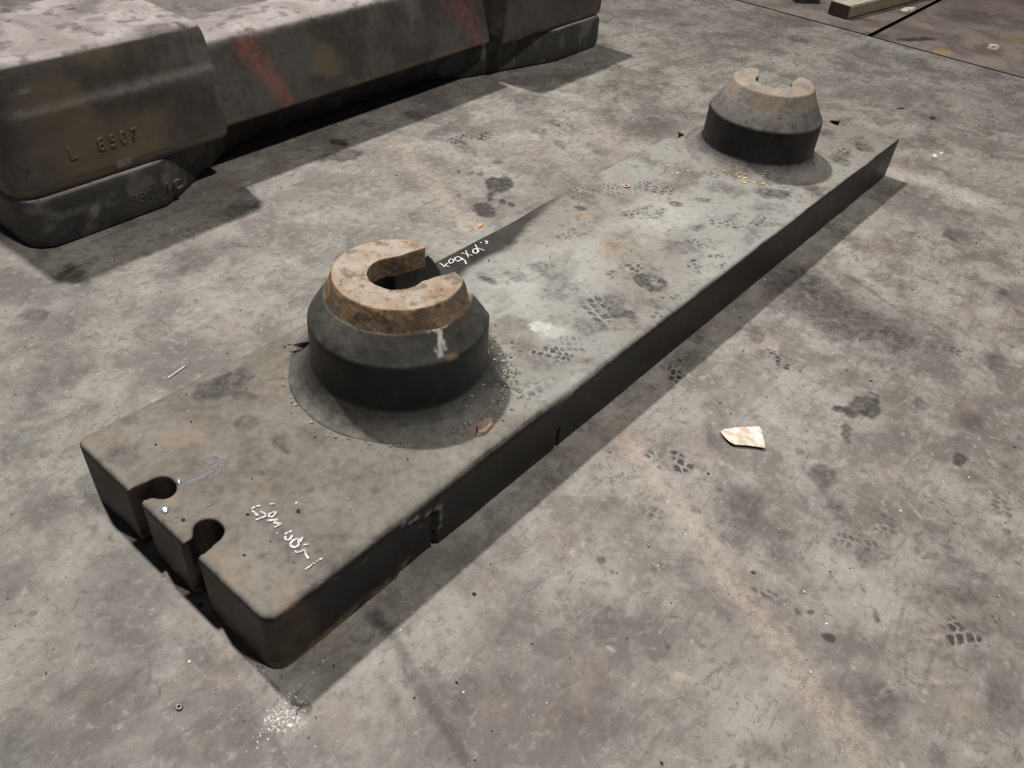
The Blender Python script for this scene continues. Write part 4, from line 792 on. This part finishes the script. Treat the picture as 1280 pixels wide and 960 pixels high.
def build_small():
    t = NT('torn_cardboard'); t.co = t.coord(); f = t.noise(26, 4, .6, dist=.6); fi = t.noise(160, 4, .6)
    c = t.mix(t.rng(f, .44, .58), (.50, .405, .325), (.66, .60, .53)); c = t.mix(t.rng(t.noise(40, 3), .60, .66), c, (.85, .83, .80)); c = t.mix(t.math('MULTIPLY', t.rng(fi, .6, .7), .3), c, (.3, .22, .16))
    card = t.done(c, .7, t.bump(f, .5, .004))
    sheet('cardboard_scrap', CARD, lambda x, y: .0055+.010*math.exp(-((x*.8+y*.6+.02)**2)*900)+-.002+.003*math.sin(x*60+y*40), .0014, card, 'torn buff cardboard scrap lying alone on the concrete', 'scrap')
    # washer on the plate
    bm = bmesh.new(); seg = 28; R = []
    for r, z in ((.0055, 0), (.0135, 0), (.0140, .0008), (.0135, .0026), (.0060, .0026), (.0055, .0018)):
        R.append([bm.verts.new((r*math.cos(2*math.pi*i/seg), r*math.sin(2*math.pi*i/seg), z)) for i in range(seg)])
    for a, b in zip(R, R[1:]+R[:1]):
        for i in range(seg): bm.faces.new((a[i], a[(i+1) % seg], b[(i+1) % seg], b[i]))
    o = from_bm('washer', bm, mat_plain('dull_copper_washer', (.42, .27, .22), (.55, .40, .34), 90, .45, .3), None, True); o.location = (1.867, .193, T+.0022)
    tag(o, 'small copper washer lying on the dusty plate', 'washer')
    pale = mat_plain('pale_chip', (.52, .49, .44), (.74, .72, .67), 80, .8); orange = mat_plain('orange_chip', (.50, .25, .12), (.66, .38, .20), 90, .8)
    dark = mat_plain('dark_flake', (.018, .016, .016), (.04, .036, .034), 70, .6); pink = mat_plain('pink_grey_clod', (.24, .165, .14), (.36, .27, .235), 60, .9)
    rusty = mat_plain('brown_crumb', (.10, .06, .04), (.2, .13, .09), 70, .85)
    chunk('orange_scrap', (1.519, .542, 0), (.020, .009, .006), .4, orange, 'bright orange crumb on the concrete beside the bare chalked edge', 'scrap', 3)
    chunk('clod', (.628, -.262, T+.001), (.034, .017, .010), .3, pink, 'pinkish clod of dirt at the foot of the rusty ringed boss', 'clod', 4)
    chunk('paper_chip', (3.49, -.403, 0), (.022, .012, .004), .5, pale, 'larger of two pale paper chips past the plate tip', 'paper chip', 6)
    chunk('paper_chip', (3.545, -.416, 0), (.012, .009, .004), .2, pale, 'smaller of two pale paper chips past the plate tip', 'paper chip', 7)
    chunk('steel_flake', (3.947, -.083, 0), (.030, .006, .005), -.5, dark, 'thin dark steel sliver on the floor behind the plate tip', 'steel flake', 8)
    chunk('steel_flake', (3.951, -.241, 0), (.024, .015, .006), -.2, dark, 'short dark steel flake on the floor right of the sliver', 'steel flake', 9)
    chunk('paper_chip', (5.898, .560, 0.0), (.105, .035, .010), -.2, pale, 'white paper scrap beside the timber beam', 'paper chip', 10)
    chunk('paper_chip', (5.491, -.110, 0.0), (.045, .040, .018), .3, pale, 'white crumpled scrap on the dark slab stain', 'paper chip', 12)
    chunk('steel_offcut', (5.47, 1.12, 0.0), (.14, .10, .06), .1, dark, 'black steel offcut left of the timber beam at the frame top', 'offcut', 13)
    # splinter
    bm = prism([(-.030, -.0012), (.028, -.0026), (.033, .0), (-.028, .0018)], .001, .004)
    o = from_bm('splinter', bm, pale); o.location = (.355, .563, T*0); o.rotation_euler = (0, 0, .25); tag(o, 'thin white splinter on the floor left of the plate', 'splinter')
    # small ring nut bottom left
    bm = bmesh.new(); seg = 20; R = []
    for r, z in ((.0035, .001), (.0080, .001), (.0085, .004), (.0075, .0068), (.0042, .0068), (.0035, .005)):
        R.append([bm.verts.new((r*math.cos(2*math.pi*i/seg), r*math.sin(2*math.pi*i/seg), z)) for i in range(seg)])
    for a, b in zip(R, R[1:]+R[:1]):
        for i in range(seg): bm.faces.new((a[i], a[(i+1) % seg], b[(i+1) % seg], b[i]))
    o = from_bm('ring_nut', bm, mat_plain('grey_nut_steel', (.18, .17, .165), (.36, .35, .34), 200, .4, .6), None, True); o.location = (-.153, -.247, 0); o.scale = (.75, .75, .75)
    tag(o, 'tiny grey ring nut on the floor before the notched end', 'nut')
    # twisted swarf curl leaning on the first boss
    bm = bmesh.new(); prev = None
    for i in range(46):
        f = i/45; a = f*7.5; cx, cy, cz = .485+f*.075, .262-f*.060, T+.006+.010*math.sin(f*3.1)
        ux, uy, uz = .0065*math.cos(a), .0065*math.sin(a)*.7, .006*math.sin(a)
        p = (cx+ux, cy+uy, max(T+.002, cz+uz)); q = (cx+ux*.3+.003, cy+uy*.3+.004, max(T+.003, cz-uz*.4+.004))
        cur = (bm.verts.new(p), bm.verts.new(q))
        if prev: bm.faces.new((prev[0], cur[0], cur[1], prev[1]))
        prev = cur
    me_geom = bm.faces[:]
    r = bmesh.ops.solidify(bm, geom=me_geom, thickness=.0012)
    tag(from_bm('swarf_curl', bm, dark), 'dark twisted swarf curl leaning against the rusty ringed boss', 'swarf')

def grit(name, pts, sizes, mat, label, cat, seed, parent=None):
    """many tiny angular crumbs in one object"""
    r = np.random.default_rng(seed); n = len(pts); base = np.array([(1, 0, 0), (0, 1, 0), (-1, 0, 0), (0, -1, 0), (0, 0, 1.), (0, 0, -.6)]); fc = np.array([(0, 1, 4), (1, 2, 4), (2, 3, 4), (3, 0, 4), (1, 0, 5), (2, 1, 5), (3, 2, 5), (0, 3, 5)])
    pts = np.asarray(pts, float); th = r.uniform(0, 6.28, n); c, s = np.cos(th), np.sin(th)
    V = base[None]*(1+r.uniform(-.35, .35, (n, 6, 3))); el = r.uniform(.3, 1.0, n)
    V[:, :, 1] *= el[:, None]; V[:, :, 2] *= r.uniform(.25, .7, n)[:, None]; V = V*np.asarray(sizes)[:, None, None]
    X = V[:, :, 0]*c[:, None]-V[:, :, 1]*s[:, None]; Y = V[:, :, 0]*s[:, None]+V[:, :, 1]*c[:, None]; Z = V[:, :, 2]-V[:, :, 2].min(1)[:, None]
    W = np.stack([X+pts[:, None, 0], Y+pts[:, None, 1], Z+pts[:, None, 2]], 2).reshape(-1, 3)
    Fq = (fc[None]+np.arange(n)[:, None, None]*6).reshape(-1, 3)
    me = mesh_arrays(name, W, Fq); me.polygons.foreach_set('use_smooth', np.zeros(len(Fq), bool))
    return tag(mesh_obj(name, me, mat), label, cat, None, 'stuff')

def flare_z(r):
    P = PROFILE[1:9][::-1]; return float(np.interp(r, [p[0] for p in P], [p[1] for p in P])) if r < .262 else T+.001

def build_grit():
    r = np.random.default_rng(77)
    def scatter(n):
        x = r.uniform(-.5, 4.9, n); y = r.uniform(-1.6, 1.55, n); z = np.zeros(n)
        on = (x > .03) & (x < LEN-.03) & (abs(y) < HW-.03); z[on] = T+.001-ztop_drop(x[on], y[on])[0]
        bad = ((x > -.005) & (x < LEN+.01) & (abs(y) < HW+.01) & ~on) | ((y > 1.33) & (x < 3.6) & (x > .3)) | (np.hypot(x-B1X, y-BY) < .265) | (np.hypot(x-B2X, y-BY) < .265)
        return np.stack([x, y, z], 1)[~bad]
    white = mat_plain('white_grit', (.50, .49, .46), (.82, .81, .78), 120, .6); dark = mat_plain('dark_grit', (.03, .026, .024), (.07, .058, .05), 120, .8)
    gold = mat_plain('brass_swarf', (.60, .42, .14), (.85, .68, .32), 120, .5, 0); tan = mat_plain('tan_grit', (.40, .30, .22), (.62, .52, .44), 120, .8)
    grey = mat_plain('grey_swarf', (.16, .15, .13), (.42, .40, .35), 160, .6, 0)
    p = scatter(1000); grit('white_grit', p, np.minimum(r.lognormal(-6.35, .45, len(p)), .005), white, 'fine white grit scattered over floor and plate', 'grit', 1)
    p = scatter(1700); grit('dark_grit', p, np.minimum(r.lognormal(-6.3, .55, len(p)), .008), dark, 'dark crumbs scattered over floor and plate', 'grit', 2)
    # tan grit follows the sandy trails
    pts = []
    for L in (FLOOR_LINES[0], FLOOR_LINES[3], FLOOR_LINES[5]):
        P = np.array(L[0])
        for a, b in zip(P, P[1:]):
            for k in range(90):
                q = a+(b-a)*r.random()+r.normal(0, L[1]*.45, 2); pts.append((*q, 0))
    pts = [q for q in pts if not (-.01 < q[0] < LEN+.01 and abs(q[1]) < HW+.01)]
    p = np.array(pts); grit('tan_grit', p, r.uniform(.0007, .0022, len(p)), tan, 'sandy tan grit along the trails on the concrete', 'grit', 3)
    # swarf banked up on the right foot of the first boss
    pts = []
    for k in range(230):
        a = math.radians(r.normal(-52, 26)); q = .246+abs(r.normal(0, .020))
        q = q if r.random() < .75 else r.uniform(.215, .30); x, y = B1X+q*math.cos(a), BY+q*math.sin(a)
        if abs(y) < HW-.02: pts.append((x, y, flare_z(q)+.001))
    for k in range(24):
        a = math.radians(r.uniform(120, 260)); q = .262+abs(r.normal(0, .012)); pts.append((B1X+q*math.cos(a), BY+q*math.sin(a), T+.0015))
    p = np.array(pts); grit('grey_swarf', p, r.uniform(.0014, .0055, len(p)), grey, 'grey metal chips banked around the rusty ringed boss', 'swarf', 4)
    pts = []
    for k in range(46):
        a = math.radians(r.normal(-160, 9)); q = r.choice([r.normal(.264, .008), r.uniform(.215, .262)]); pts.append((B2X+q*math.cos(a), BY+q*math.sin(a), flare_z(q)+.001))
    for k in range(6): pts.append((2.12+r.normal(0, .02), .13+r.normal(0, .02), T+.001))
    p = np.array(pts); grit('brass_swarf', p, r.uniform(.002, .0065, len(p)), gold, 'golden swarf flakes at the foot of the far pale boss', 'swarf', 5)
    pts = [(1.25+r.normal(0, .02), -.05+r.normal(0, .014), T+.001) for k in range(40)]+[(-.042+q*.030+r.normal(0, .006), -.386+q*.006+r.normal(0, .010), 0) for q in r.normal(0, 1, 150)]
    p = np.array(pts); grit('white_flakes', p, r.uniform(.0008, .0026, len(p)), white, 'white flake clusters on the plate middle and by the near corner', 'grit', 6)
build_small()
build_grit()
